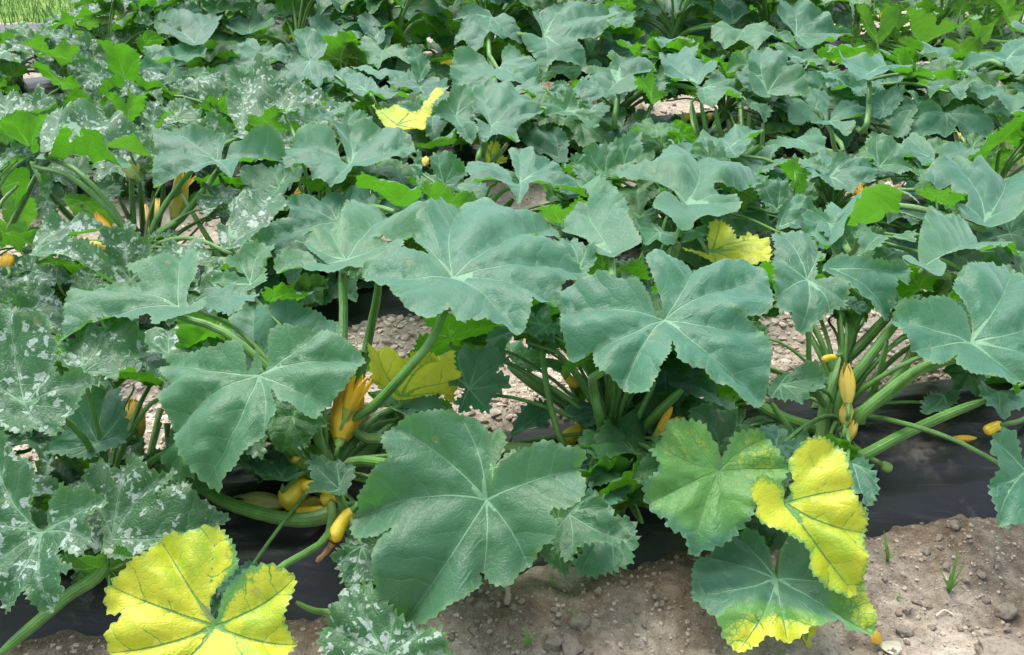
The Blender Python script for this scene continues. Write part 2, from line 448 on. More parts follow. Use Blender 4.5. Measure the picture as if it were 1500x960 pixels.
# ------------------------------------------------------------------ clods and crumbs
ico = None
def ico_sphere(sub):
    import bmesh
    bm = bmesh.new(); bmesh.ops.create_icosphere(bm, subdivisions=sub, radius=1)
    V = np.array([v.co[:] for v in bm.verts]); F = np.array([[v.index for v in f.verts] for f in bm.faces]); bm.free()
    return V, F
IV1, IF1 = ico_sphere(1); IV3, IF3 = ico_sphere(3)
def lumpy(V, seed, amp=.35):
    out = []
    for p in V:
        q = Vector(p) * 1.1 + Vector((seed * 7.3, seed * 3.1, 0))
        n = mnoise.noise(q) + .5 * mnoise.noise(q * 2.3) + .28 * mnoise.noise(q * 5.)
        out.append(np.array(p) * (1 + amp * n))
    return np.array(out)
def crumbs(name, label, n, xr, yf, smin, smax, mat, flat=(.5, .9), tone=False, seed=1):
    g = np.random.default_rng(seed)
    bases = [lumpy(IV1, k + seed, .5) for k in range(8)]
    x = g.uniform(*xr, n); y = yf(x, g, n)
    z = ground_z(x, y)
    keep = np.ones(n, bool)
    for r in range(5): keep &= np.abs(y - row_y(r, x)) > HALF - .03
    x, y, z = x[keep], y[keep], z[keep]; n = len(x)
    s = smin * (smax / smin) ** (g.uniform(0, 1, n) ** 2.2)
    VV = np.zeros((n, len(IV1), 3)); 
    for k in range(n):
        b = bases[k % 8] * np.array([1, g.uniform(.55, 1), g.uniform(*flat)])
        a = g.uniform(0, 6.28); c_, s_ = math.cos(a), math.sin(a)
        b = b @ np.array([[c_, s_, 0], [-s_, c_, 0], [0, 0, 1]])
        VV[k] = b * s[k] + np.array([x[k], y[k], z[k] + s[k] * .25])
    FF = (IF1[None] + (np.arange(n) * len(IV1))[:, None, None]).reshape(-1, 3)
    me = mesh_from(name, VV.reshape(-1, 3), FF, mat, False)
    if tone: vattr(me, 'tone', np.repeat(g.uniform(0, 1, n), len(IV1)))
    o = link(name, me)
    tag(o, label, 'soil', kind='stuff')
crumbs('soil_crumbs', 'loose crumbs of brown soil in front of the nearest bed', 12000, (-1.1, 1.4),
       lambda x, g, n: row_y(0, x) - HALF - .75 * g.uniform(0, 1, n) ** .9, 0.0013, .0065, M['clod'], seed=3)
crumbs('mulch_chips', 'pale dry chips and crumbs between the planted beds', 15000, (-1.6, 2.0),
       lambda x, g, n: row_y(0, x) + HALF - .03 + g.uniform(0, .62, n), .003, .014, M['chips'], (.3, .7), True, 5)
crumbs('mulch_chips', 'pale dry chips and crumbs between the farther beds', 9000, (-2.2, 2.8),
       lambda x, g, n: row_y(1, x) + HALF + g.uniform(0, 1.65, n), .004, .016, M['chips'], (.3, .7), True, 9)

clod_meshes = [mesh_from('dirt_clod', lumpy(IV3, 20 + k, .62) * np.array([1, .8, .62]), IF3, M['clod']) for k in range(7)]
big_clods = [(838, 948, 19, 'pale round clod in the foreground, biggest of the pair at the bottom'),
             (812, 944, 14, 'smaller pale clod just left of the big round clod'),
             (850, 915, 15, 'broken clod lying above the big pale round clod'),
             (1470, 962, 34, 'largest pale flat clod in the bottom right corner'),
             (1476, 888, 15, 'pale cracked clod above the large corner clod'),
             (1326, 918, 11, 'small clod left of the white twig on the soil'),
             (1394, 786, 10, 'small clod on the soil bank below the plastic film')]
clod_spots = []
for px_, py_, rp, lb in big_clods: clod_spots.append((px_, py_, rp, lb))
g = np.random.default_rng(11)
for k in range(70):
    x_ = g.uniform(640, 1500) if k < 50 else g.uniform(1260, 1500)
    y_ = g.uniform(882 - (x_ - 760) * .16, 958) if k < 50 else g.uniform(800, 955)
    if 1010 < x_ < 1285 and y_ > 800: continue
    clod_spots.append((x_, y_, g.uniform(3.8, 7.0), None))
for k, (px_, py_, rp, lb) in enumerate(clod_spots):
    P = at_z(px_, py_, .02)
    P[2] = ground_z(np.array([P[0]]), np.array([P[1]]))[0]
    s = rp / FPX * np.linalg.norm(P - CAMP)
    o = link('dirt_clod', clod_meshes[k % 7], None, P + [0, 0, s * .3])
    o.scale = (s, s, s * (.55 if rp > 30 else 1)); o.rotation_euler = (g.uniform(-.3, .3), g.uniform(-.3, .3), g.uniform(0, 6))
    tag(o, lb or 'small rough brown clod among many on the bare soil in front', 'clod', 'clods of dry soil in front of the nearest bed')

# ------------------------------------------------------------------ plants (Empties at their crowns)
PL = []     # dicts: obj, base, kind, row
ORD = ['first', 'second', 'third', 'fourth', 'fifth', 'sixth', 'seventh', 'eighth', 'ninth', 'tenth', 'eleventh', 'twelfth', 'thirteenth']
row_px = [
 [(-55, 'm'), (170, 'm'), (485, 'g'), (893, 'g'), (1228, 'g'), (1545, 'g')],
 [(-30, 'm'), (212, 'm'), (470, 'g'), (700, 'g'), (985, 'g'), (1215, 'g'), (1450, 'g')],
 [(35, 'm'), (205, 'm'), (375, 'm'), (560, 'g'), (735, 'g'), (905, 'g'), (1060, 'g'), (1225, 'g'), (1400, 'g')],
 [(25, 'm'), (165, 'm'), (300, 'g'), (440, 'g'), (580, 'g'), (715, 'g'), (850, 'g'), (985, 'g'), (1120, 'g'), (1250, 'z'), (1375, 'z'), (1490, 'z')],
 [(135, 'm'), (250, 'm'), (370, 'g'), (490, 'g'), (610, 'g'), (730, 'g'), (850, 'g'), (970, 'g'), (1090, 'g'), (1210, 'z'), (1330, 'z'), (1450, 'z')]]
row_words = ['nearest row', 'second row', 'third row', 'fourth row', 'farthest row']
kind_words = {'m': 'silver-mottled zucchini plant', 'g': 'blue-green summer squash plant', 'z': 'bright green zucchini plant with deeply cut leaves'}
hand = {(0, 0): 'silver-mottled zucchini plant cut by the left edge of the nearest row',
        (0, 1): 'silver-mottled zucchini plant behind the bright yellow leaf in the nearest row',
        (0, 2): 'squash plant with yellow fruits on the film and a bright yellow leaf, nearest row',
        (0, 3): 'squash plant with the largest drooping green leaf in the middle of the nearest row',
        (0, 4): 'squash plant with yellow and yellow-speckled leaves hanging to the soil, nearest row',
        (0, 5): 'squash plant mostly cut off by the right edge of the nearest row',
        (1, 0): 'silver-mottled zucchini plant with dark fruit at the left edge of the second row',
        (1, 1): 'zucchini plant with upright stalks and closed pale yellow blossoms, second row',
        (1, 2): 'squash plant with dark bowl-shaped leaf and orange petals beneath, second row',
        (1, 3): 'squash plant with bright green leaf undersides turned up, second row',
        (1, 4): 'squash plant with a yellow leaf hanging in front of it, second row',
        (1, 5): 'squash plant with a wide upturned bright green leaf underside, second row',
        (1, 6): 'squash plant with broad pale leaf near the right edge, second row',
        (2, 3): 'squash plant with a curled pale yellow leaf, third row'}
pname = {'m': 'zucchini_plant', 'g': 'squash_plant', 'z': 'zucchini_plant'}
for r, row in enumerate(row_px):
    for k, (px_, kd) in enumerate(row):
        X_ = 0.; 
        for it in range(8):
            yy = row_y(r, X_) ; q = np.array([X_, yy, BED_H]); p, f = project(q); X_ += (px_ - p[0, 0]) * f[0] / FPX
        b = np.array([X_, row_y(r, X_), BED_H - .005])
        e = bpy.data.objects.new(pname[kd], None); e.empty_display_size = .05
        col.objects.link(e); e.location = b
        tag(e, hand.get((r, k), f'{kind_words[kd]}, {ORD[k]} from the left in the {row_words[r]}'), 'squash plant' if kd == 'g' else 'zucchini plant', f'plants growing in the {row_words[r]}')
        PL.append(dict(obj=e, base=b, kind=kd, row=r))
PB = np.array([p['base'] for p in PL])
def nearest_plant(P, kind=None, row=None):
    d = np.linalg.norm((PB - P)[:, :2] * [1, 1.15], axis=1)
    for i, p in enumerate(PL):
        if kind and p['kind'] != kind and not (kind == 'y'): d[i] += .12
        if row is not None and p['row'] != row: d[i] += 9
    return PL[int(np.argmin(d))]

# ------------------------------------------------------------------ tubes (leaf stalks)
def tube(path, radii, sides=9, ridge=.07, cap=True):
    path = np.asarray(path, float); n = len(path)
    T = np.gradient(path, axis=0); T /= np.linalg.norm(T, axis=1)[:, None] + 1e-9
    up = np.array([0, 0, 1.]) if abs(T[0, 2]) < .9 else np.array([1., 0, 0])
    N = np.cross(T[0], up); N /= np.linalg.norm(N)
    V = []; ang = np.linspace(0, 2 * math.pi, sides, endpoint=False)
    for k in range(n):
        N = N - T[k] * np.dot(N, T[k]); N /= np.linalg.norm(N) + 1e-9
        Bn = np.cross(T[k], N)
        rr = radii[k] * (1 + ridge * np.cos(ang * 5))
        V.append(path[k] + rr[:, None] * (np.cos(ang)[:, None] * N + np.sin(ang)[:, None] * Bn))
    V = np.concatenate(V)
    i = (np.arange(n - 1)[:, None] * sides); j = np.arange(sides)[None]; j2 = (j + 1) % sides
    F = np.stack([(i + j).ravel(), (i + j2).ravel(), (i + sides + j2).ravel(), (i + sides + j).ravel()], 1)
    return V, F, np.tile(ang, n), np.repeat(np.linspace(0, 1, n), sides)
def spline(pts, n):
    pts = np.asarray(pts, float)
    if len(pts) == 2: return pts[0] + (pts[1] - pts[0]) * np.linspace(0, 1, n)[:, None]
    P = np.concatenate([[2 * pts[0] - pts[1]], pts, [2 * pts[-1] - pts[-2]]])
    out = []; m = len(pts) - 1
    for t in np.linspace(0, m - 1e-6, n):
        k = int(t); f = t - k; a, b, c, d = P[k:k + 4]
        out.append(.5 * (2 * b + (c - a) * f + (2 * a - 5 * b + 4 * c - d) * f * f + (3 * b - a - 3 * c + d) * f ** 3))
    return np.array(out)
def stalk_mesh(path, r0, r1, sides=9):
    n = len(path)
    V, F, a, al = tube(path, np.linspace(r0, r1, n) * (1 + .35 * np.exp(-np.linspace(0, 9, n))) * (1 - .45 * np.exp(-np.linspace(14, 0, n))), sides)
    return V, F, a, al
def add_stalk(parent, path_w, r0, r1, inv, sides=9, mat='pet', name='petiole'):
    V, F, a, al = stalk_mesh(path_w, r0, r1, sides)
    V = np.c_[V, np.ones(len(V))] @ np.array(inv).T
    me = mesh_from(name, V[:, :3], F, M[mat])
    vattr(me, 'ang', a); vattr(me, 'along', al)
    return link(name, me, parent)

# ------------------------------------------------------------------ leaves
def catmull_closed(P, per=14):
    n = len(P); out = []
    t = np.linspace(0, 1, per, endpoint=False)[:, None]
    for k in range(n):
        a, b, c, d = P[k - 1], P[k], P[(k + 1) % n], P[(k + 2) % n]
        out.append(.5 * (2 * b + (c - a) * t + (2 * a - 5 * b + 4 * c - d) * t * t * .8 + (3 * b - a - 3 * c + d) * t ** 3 * .8) if False else
                   .5 * (2 * b + (c - a) * t + (2 * a - 5 * b + 4 * c - d) * t * t + (3 * b - a - 3 * c + d) * t ** 3))
    return np.concatenate(out)
def in_poly(x, y, P):
    ins = np.zeros(x.shape, bool); n = len(P)
    for k in range(n):
        x0, y0 = P[k]; x1, y1 = P[(k + 1) % n]
        if y0 == y1: continue
        ins ^= ((y0 > y) != (y1 > y)) & (x < (x1 - x0) * (y - y0) / (y1 - y0) + x0)
    return ins
def build_leaf(O, k_droop, n_rim, fine, seed, kind, ruffle=1., funnel=.02, yl=None, tooth=1., curl=.07):
    """O: outline in the leaf plane, hub at the origin -> blade mesh in the leaf's own frame (a fine net inside the toothed rim,
    with net lines along the main veins)"""
    g = np.random.default_rng(seed)
    area = .5 * np.sum(O[:, 0] * np.roll(O[:, 1], -1) - O[:, 1] * np.roll(O[:, 0], -1))
    if area < 0: O = O[::-1]
    D = catmull_closed(O)
    L = np.r_[0, np.cumsum(np.linalg.norm(np.roll(D, -1, 0) - D, axis=1))]
    per = L[-1]
    Dc = np.vstack([D, D[:1]])
    tt = np.linspace(0, per, n_rim, endpoint=False)
    C = np.stack([np.interp(tt, L, Dc[:, 0]), np.interp(tt, L, Dc[:, 1])], 1)
    rad = np.linalg.norm(C, axis=1); size = rad.max()
    th = np.arctan2(C[:, 1], C[:, 0])
    # main veins run to the lobes' tips
    win = max(3, n_rim // 26)
    sm = np.convolve(np.r_[rad[-win:], rad, rad[:win]], np.ones(win * 2 + 1) / (win * 2 + 1), 'valid')
    veins = []
    for j in np.argsort(-sm):
        if sm[j] < .38 * size or len(veins) >= 7: break
        if all(abs((th[j] - th[q] + math.pi) % (2 * math.pi) - math.pi) > R(33) for q in veins): veins.append(j)
    # teeth
    tn = np.roll(C, -1, 0) - np.roll(C, 1, 0); nrm = np.stack([tn[:, 1], -tn[:, 0]], 1); nrm /= np.linalg.norm(nrm, axis=1)[:, None] + 1e-9
    ph = np.cumsum(1 + .5 * np.interp(tt, np.linspace(0, per, 24), g.uniform(-1, 1, 24))) * (per / n_rim)
    tl = (.0125 if size > .16 else .0155) if kind != 'z' else .022
    saw = (ph / tl) % 1.0
    tee = np.where(saw < .65, saw / .65, (1 - saw) / .35)
    big = np.interp(tt, np.linspace(0, per, 40), np.r_[g.uniform(-1, 1, 39), 0])
    C = C + nrm * ((tee - .55) * (.0055 if size > .16 else .0075) * tooth * (.6 + .5 * g.uniform(0, 1, n_rim).round()) + big * .003 * tooth)[:, None] * np.clip(rad / (.35 * size), .1, 1)[:, None]
    # points of the net
    h = size / fine
    x0, y0 = C.min(0); x1, y1 = C.max(0)
    gx, gy = np.meshgrid(np.arange(x0, x1, h), np.arange(y0, y1, h * .87))
    gx = gx + (np.arange(gx.shape[0]) % 2)[:, None] * h * .5
    G = np.stack([gx.ravel(), gy.ravel()], 1) + g.uniform(-.12, .12, (gx.size, 2)) * h
    G = G[in_poly(G[:, 0], G[:, 1], C)]
    if len(G):
        G = G[np.min(np.hypot(G[:, None, 0] - C[None, :, 0], G[:, None, 1] - C[None, :, 1]), axis=1) > h * .38]
    VP = []; vedges = []; base = n_rim + 1; vcurves = []
    for j in veins:
        tip = C[j]; side = np.array([-tip[1], tip[0]]) * g.uniform(-.09, .09)
        m = max(5, int(rad[j] / h * 1.6)); t = np.linspace(0, .97, m)[:, None]
        cv = tip * t + side * (4 * t * (1 - t))
        vcurves.append(np.vstack([cv[:1], np.concatenate([cv[:-1] + (cv[1:] - cv[:-1]) * f for f in (0,)]), cv[-1:]]))
        ok = in_poly(cv[:, 0], cv[:, 1], C); k0 = 0
        for q in range(1, m):
            if not ok[q]: break
            VP.append(cv[q]); vedges.append((k0, base + len(VP) - 1)); k0 = base + len(VP) - 1
    VP = np.array(VP).reshape(-1, 2)
    if len(G) and len(VP):
        G = G[np.min(np.hypot(G[:, None, 0] - VP[None, :, 0], G[:, None, 1] - VP[None, :, 1]), axis=1) > h * .32]
    hub_in = bool(in_poly(np.array([0.]), np.array([0.]), C)[0])
    va = np.sort(th[veins]) if len(veins) else np.array([0.])
    mid_a = .5 * (va + np.r_[va[1:], va[0] + 2 * math.pi])
    BP = np.array([(rr * math.cos(a), rr * math.sin(a)) for a in mid_a for rr in (.12 * h, .3 * h, .55 * h, .9 * h, 1.3 * h, 1.8 * h, 2.4 * h, 3.1 * h, 3.9 * h)])
    BP = BP[in_poly(BP[:, 0], BP[:, 1], C)]
    if len(G) and len(BP):
        G = G[np.min(np.hypot(G[:, None, 0] - BP[None, :, 0], G[:, None, 1] - BP[None, :, 1]), axis=1) > h * .3]
        G = np.concatenate([G, BP])
    P = np.concatenate([[[0, 0]], C, VP, G]) if hub_in else np.concatenate([[C.mean(0) if in_poly(C.mean(0)[:1], C.mean(0)[1:], C)[0] else G[0]], C, VP, G])
    E = [(1 + i, 1 + (i + 1) % n_rim) for i in range(n_rim)] + (vedges if hub_in else [])
    vo, eo, fo, *_ = delaunay_2d_cdt([Vector(p) for p in P.tolist()], E, [], 1, 1e-7)
    Pn = np.array([v[:] for v in vo]); F3 = np.array([f for f in fo if len(f) == 3])
    a_ = Pn[F3]; sg = (a_[:, 1, 0] - a_[:, 0, 0]) * (a_[:, 2, 1] - a_[:, 0, 1]) - (a_[:, 1, 1] - a_[:, 0, 1]) * (a_[:, 2, 0] - a_[:, 0, 0])
    F3[sg < 0] = F3[sg < 0][:, ::-1]
    U, Vv = Pn[:, 0], Pn[:, 1]
    r = np.hypot(U, Vv)
    rim_d = np.min(np.hypot(U[:, None] - C[None, :, 0], Vv[:, None] - C[None, :, 1]), axis=1)
    rho = np.clip(1 - rim_d / (.5 * size), 0, 1)
    best_d = np.full(len(Pn), 9.); sec_d = np.full(len(Pn), 9.); best_s = np.zeros(len(Pn)); vt = np.ones(len(Pn))
    for k_, cv in enumerate(vcurves):
        A_, B_ = cv[:-1], cv[1:]; AB = B_ - A_; l2 = (AB ** 2).sum(1) + 1e-12
        tq = np.clip(((Pn[:, None] - A_[None]) * AB[None]).sum(2) / l2[None], 0, 1)
        dd = np.linalg.norm(Pn[:, None] - (A_[None] + tq[..., None] * AB[None]), axis=2)
        j = dd.argmin(1); d = dd[np.arange(len(Pn)), j]
        arc = np.r_[0, np.cumsum(np.sqrt(l2))]; s_ = arc[j] + tq[np.arange(len(Pn)), j] * np.sqrt(l2)[j]
        m = d < best_d
        sec_d = np.where(m, best_d, np.minimum(sec_d, d))
        best_d = np.where(m, d, best_d); best_s = np.where(m, s_ + k_ * .0171, best_s); vt = np.where(m, s_ / arc[-1], vt)
    vfade = np.clip((sec_d - best_d) / (.16 * size), 0, 1); vfade = vfade * vfade * (3 - 2 * vfade)
    A = size * .036 * ruffle * np.clip((r + .02) / (.5 * size), 0, 1)
    f1, f2 = g.integers(6, 10), g.integers(14, 21)
    q = np.clip(r / (size * .8), 0, 1.2); tv = np.arctan2(Vv, U)
    w = -k_droop * r ** 2 + funnel * (1 - np.exp(-r / .04))
    w = w + A * (q ** 3 * np.sin(f1 * tv + g.uniform(0, 6)) + .55 * q ** 5 * np.sin(f2 * tv + g.uniform(0, 6)))
    w = w + size * (.045 * (1 - np.exp(-best_d / (size * .06))) + .13 * (1 - np.exp(-best_d / (size * .22)))) * np.clip(r / size * 1.9, 0, 1)
    # blisters between the side veins
    w = w + size * .014 * np.sin((best_s - best_d * .75) / .046 * 2 * math.pi) * np.clip(best_d / (size * .07), 0, 1) * np.clip(r / size * 2, 0, 1) * vfade
    w = w + size * .105 * ruffle * vnoise(U / size * 2.6 + seed * 1.7, Vv / size * 2.6, 11) * q
    w = w + size * .034 * ruffle * vnoise(U / size * 9 + seed, Vv / size * 9, 13)
    cn = np.clip(np.interp((tv + math.pi), np.linspace(0, 2 * math.pi, 13), np.r_[g.uniform(-.9, 1, 12), 0]), -.35, 1)
    w = w + size * curl * cn * np.clip((rho - .55) / .45, 0, 1) ** 1.6 * np.clip(r / (.5 * size), 0, 1) ** 2
    w = w - w[np.argmin(r)]
    V = np.stack([U, Vv, w], 1)
    m = mesh_from('leaf', V, F3.astype(np.int32), M[kind])
    vattr(m, 'vd', best_d); vattr(m, 'vs', best_s); vattr(m, 'rho', rho); vattr(m, 'vt', vt); vattr(m, 'vf', vfade)
    vattr(m, 'yl', np.zeros(len(V)) if yl is None else np.clip(yl(U / size, Vv / size, rho), 0, 1))
    return m, size

DM_S = 4
DMAP = np.full((960 // DM_S, 1500 // DM_S), 1e9)
GX, GY = np.meshgrid((np.arange(1500 // DM_S) + .5) * DM_S, (np.arange(960 // DM_S) + .5) * DM_S)
def put_leaf(plant, me, size, hub, ex, ey, n, seed, petiole=True, path=None, label=None, prad=1.):
    e = plant['obj']; b = plant['base']
    o = link('leaf', me, e)
    mat = Matrix(((ex[0], ey[0], n[0], hub[0] - b[0]), (ex[1], ey[1], n[1], hub[1] - b[1]), (ex[2], ey[2], n[2], hub[2] - b[2]), (0, 0, 0, 1)))
    o.matrix_basis = mat
    if label: o['label'] = label
    if petiole:
        wm = Matrix.Translation(Vector(b)) @ mat
        inv = wm.inverted()
        g = np.random.default_rng(seed + 5)
        if path is None:
            d = hub - b; Ln = np.linalg.norm(d)
            a = g.uniform(0, 6.28)
            s0 = b + np.array([math.cos(a) * .02, math.sin(a) * .02, .0])
            hz = d * [1, 1, 0]; nu = n / np.linalg.norm(n)
            if np.dot(b - hub, nu) > -.03:      # blade faces its own crown: the stalk runs low and rises under the hub
                pts = [s0, b + hz * .45 + np.array([0, 0, .02 + .1 * max(0, d[2])]), b + hz * .92 + np.array([0, 0, d[2] * .45]) , hub - nu * .035 - np.array([0, 0, .02]), hub - nu * .009]
            else:
                pts = [s0, b + hz * .18 + np.array([0, 0, max(.05, d[2] * .5)]), b + hz * .62 + np.array([0, 0, max(.04, d[2] * .86)]), hub - nu * .025, hub - nu * .009]
        else: pts = path
        pp = spline(pts, 14)
        r0 = np.clip(size * .036, .0035, .009) * prad * (.8 if plant['kind'] == 'm' else 1)
        add_stalk(o, pp, r0 * 1.25, r0 * .72, inv, 9 if size > .09 else 7)
    return o
LEAFSEED = [100]
VIEWS = {'R1': (0, 0, 3), 'R2': (500, 0, 3), 'R3': (1000, 0, 3), 'R4': (0, 320, 3), 'R5': (500, 320, 3), 'R6': (1000, 320, 3), 'R7': (0, 640, 3), 'R8': (500, 640, 3), 'R9': (1000, 640, 3),
         'V1': (350, 200, 3.75), 'V2': (700, 180, 3.75), 'V3': (1050, 180, 3.75), 'V4': (0, 200, 3.75),
         'W1': (0, 0, 3.75), 'W2': (350, 0, 3.75), 'W3': (700, 0, 3.75), 'W4': (1100, 0, 3.75), 'F': (0, 0, 1)}
def toF(view, x, y):
    ox, oy, s = VIEWS[view]; return ox + x / s, oy + y / s
def traced(view, code, hub, z, pts, tilt=None, roll=None, row=None, pet=None, yl=None, label=None, ruffle=None, k=None):
    """a leaf surveyed from the photograph: its rim is laid on a drooping blade of its own height and tilt"""
    LEAFSEED[0] += 1; seed = LEAFSEED[0]
    g = np.random.default_rng(seed)
    if isinstance(pts, str):
        v = [float(t) for t in pts.replace(',', ' ').split()]; pts = list(zip(v[::2], v[1::2]))
    px = np.array([toF(view, *p) for p in pts]); hx, hy = toF(view, *hub)
    under = code.endswith('u'); kind = code[0]
    mk = {'g': 'g', 'm': 'm', 'z': 'z', 'y': 'g', 'u': 'g'}[kind]
    if kind == 'u': under = True
    if not in_poly(np.array([hx]), np.array([hy]), px)[0]:
        c0 = px.mean(0); j0 = np.argmin(np.hypot(px[:, 0] - hx, px[:, 1] - hy))
        for f_ in (.12, .22, .35, .5, .7, 1.):
            h2 = px[j0] * (1 - f_) + c0 * f_
            if in_poly(h2[:1], h2[1:], px)[0]: break
        hx, hy = h2
    hubp = at_z(hx, hy, z)
    d0 = rays([(hx, hy)])[0]; d0 = d0 / np.linalg.norm(d0)
    if row:
        yr = row_y(row, hubp[0]); want_y = min(max(hubp[1], yr - .40), yr + .30)
        zz_ = CAM_H + d0[2] * want_y / d0[1]
        if .06 < zz_ < .5: hubp = CAMP + d0 * (want_y / d0[1])
    elev = math.asin(-d0[2])
    bw, bh = np.ptp(px[:, 0]), np.ptp(px[:, 1])
    phi = math.asin(min(.95, max(.3, bh / bw * .98)))
    if under: phi = min(max(phi, R(20)), R(50)); tl = -(elev + phi)
    else: phi = min(max(phi, R(24)), R(72)); tl = min(max(phi - elev, R(-12)), R(48))
    if tilt is not None: tl = R(tilt)
    rl = R(roll) if roll is not None else R(g.uniform(-8, 8)) * (0 if under else 1)
    n = np.array([math.sin(rl), -math.sin(tl) * math.cos(rl), math.cos(tl) * math.cos(rl)])
    ex = np.array([1., 0, 0]); ex = ex - n * np.dot(ex, n); ex /= np.linalg.norm(ex); ey = np.cross(n, ex)
    kd = (g.uniform(.35, .9) if k is None else k)
    fun = .012 if not under else .006
    D = rays(px); den = D @ n
    den = np.where(np.abs(den) < .12, np.sign(den) * .12 + (den == 0) * .12, den)
    s = np.zeros(len(px))
    for it in range(7):
        t = ((hubp + n[None] * s[:, None] - CAMP) * n).sum(1) / den
        Q = CAMP + D * t[:, None] - hubp
        r = np.linalg.norm(Q - (Q @ n)[:, None] * n, axis=1)
        lim = 2.4 * np.median(r)
        s = .5 * s + .5 * (-kd * np.minimum(r, .3) ** 2 + fun)
    O = np.stack([Q @ ex, Q @ ey], 1)
    rr = np.linalg.norm(O, axis=1, keepdims=True); O = O * np.minimum(1, lim / np.maximum(rr, 1e-6))
    per_px = np.sum(np.linalg.norm(px - np.roll(px, 1, 0), axis=1))
    nc = int(np.clip(per_px / 1.8, 110, 420)); rings = float(np.clip(max(bw, bh) / 16, 6.5, 17))
    ru = {'g': .8, 'm': 1.35, 'z': 1.0}[mk] if ruffle is None else ruffle
    tooth = (1.1 if max(bw, bh) > 150 else 1.45) if mk != 'm' else 1.6
    me, size = build_leaf(O, kd, nc, rings, seed, mk, ru, fun, yl if yl else ((lambda u, v, q: u * 0 + .95) if kind == 'y' else None), tooth, .05 if row == 0 and max(bw, bh) > 150 else .17)
    pl = nearest_plant(hubp + np.array([0, .10, 0]), {'g': 'g', 'm': 'm', 'z': 'z'}.get(kind, None), row)
    path = None
    if pet:
        pf = [toF(*(q if len(q) == 3 else (view, *q))) for q in pet]
        zz = np.linspace(hubp[2], pl['base'][2] + .03, len(pf) + 2)[1:-1]
        path = [pl['base'] + np.array([0, 0, .005])] + [at_z(*q, zq) for q, zq in reversed(list(zip(pf, zz)))] + [hubp - n * .02, hubp - n * .009]
    put_leaf(pl, me, size, hubp, ex, ey, n, seed, True, path, label)
    if not under or True:
        x0, x1 = px[:, 0].min(), px[:, 0].max(); y0, y1 = px[:, 1].min(), px[:, 1].max()
        sx = slice(max(0, int(x0 / DM_S)), max(0, int(x1 / DM_S) + 1)); sy = slice(max(0, int(y0 / DM_S)), max(0, int(y1 / DM_S) + 1))
        gx, gy = GX[sy, sx], GY[sy, sx]
        if gx.size:
            ins = in_poly(gx, gy, px)
            dd = rays(np.stack([gx.ravel(), gy.ravel()], 1)); de = dd @ n; de = np.where(np.abs(de) < .12, np.sign(de) * .12, de)
            t = (((hubp - CAMP) @ n) / de).reshape(gx.shape)
            DMAP[sy, sx] = np.where(ins & (t > 0), np.minimum(DMAP[sy, sx], t), DMAP[sy, sx])
    return pl

T = traced
# ---- nearest row ------------------------------------------------------------------------------------------------
T('F', 'g', (713, 732), .30, '719,712 716,690 722,668 718,640 700,618 665,611 625,612 590,620 569,640 567,656 576,678 558,690 540,710 528,730 520,758 514,776 526,790 552,789 586,776 560,795 552,828 553,852 558,880 562,905 567,935 580,951 590,936 610,924 640,910 662,890 688,878 707,858 704,838 716,853 730,861 748,859 760,840 780,827 796,804 815,790 819,770 808,752 833,750 853,731 858,707 850,687 858,668 840,657 800,649 777,657 760,663 744,672 730,682 722,700',
  tilt=42, roll=-3, row=0, k=.7)
T('F', 'g', (379, 550), .44, '382,535 378,512 362,540 360,515 353,502 330,509 310,516 287,522 267,524 240,523 246,537 235,552 256,570 242,581 240,598 247,615 253,632 262,655 273,680 293,707 317,723 328,718 331,706 353,687 368,668 383,650 396,630 407,612 403,590 397,570 401,574 413,593 431,600 447,617 467,623 476,603 493,584 515,566 538,541 533,527 517,508 500,496 480,490 460,487 427,485 400,490 393,503 392,520 387,538',
  tilt=30, row=0, k=1.3, label='broad pale leaf with two halves drooping over the left fruits')
T('F', 'g', (663, 408), .47, '655,402 640,388 628,376 610,375 590,375 567,380 543,393 528,409 537,427 557,436 567,444 580,458 597,473 617,487 633,490 650,473 660,464 664,480 680,495 690,485 713,490 733,495 757,501 771,494 778,463 768,433 760,424 775,452 790,465 807,467 821,452 826,437 860,420 850,406 833,390 800,372 780,364 790,348 820,346 820,332 800,324 760,325 730,318 700,312 650,321 620,334 606,346 608,360 624,373 640,387 652,398',
  tilt=12, roll=2, row=0, k=.9, pet=[(637, 492), (592, 548), (555, 590), (520, 640)])
T('F', 'g', (973, 470), .45, '962,463 952,440 934,421 923,424 900,423 877,420 853,427 828,440 822,455 823,475 822,500 827,513 834,531 853,527 868,515 870,540 877,557 900,567 913,577 933,590 946,596 958,583 973,553 984,530 984,508 992,545 1005,552 1027,553 1040,567 1067,583 1087,600 1103,613 1113,607 1123,583 1126,550 1127,523 1113,500 1100,483 1070,467 1087,475 1113,477 1128,466 1124,430 1113,410 1080,397 1033,395 1000,394 967,387 950,388 944,396 952,412 962,430 970,450',
  tilt=22, roll=-4, row=0, k=1.1, pet=[(882, 545), (868, 560), (880, 620)])
T('F', 'g', (1182, 410), .43, '1198,400 1198,385 1203,370 1192,354 1170,348 1150,340 1131,345 1133,362 1130,385 1129,400 1131,433 1128,463 1140,477 1153,472 1160,487 1180,487 1197,480 1207,463 1230,457 1239,450 1240,423 1231,411 1208,406 1195,407', row=0, k=1.4, tilt=22, pet=[(1184, 490), (1190, 560)])
T('F', 'g', (1212, 402), .40, '1207,390 1227,373 1253,380 1287,390 1320,392 1328,407 1322,428 1308,415 1310,437 1303,467 1287,460 1267,440 1250,427 1232,408', row=0, k=1.2, pet=[(1263, 443), (1235, 520)])
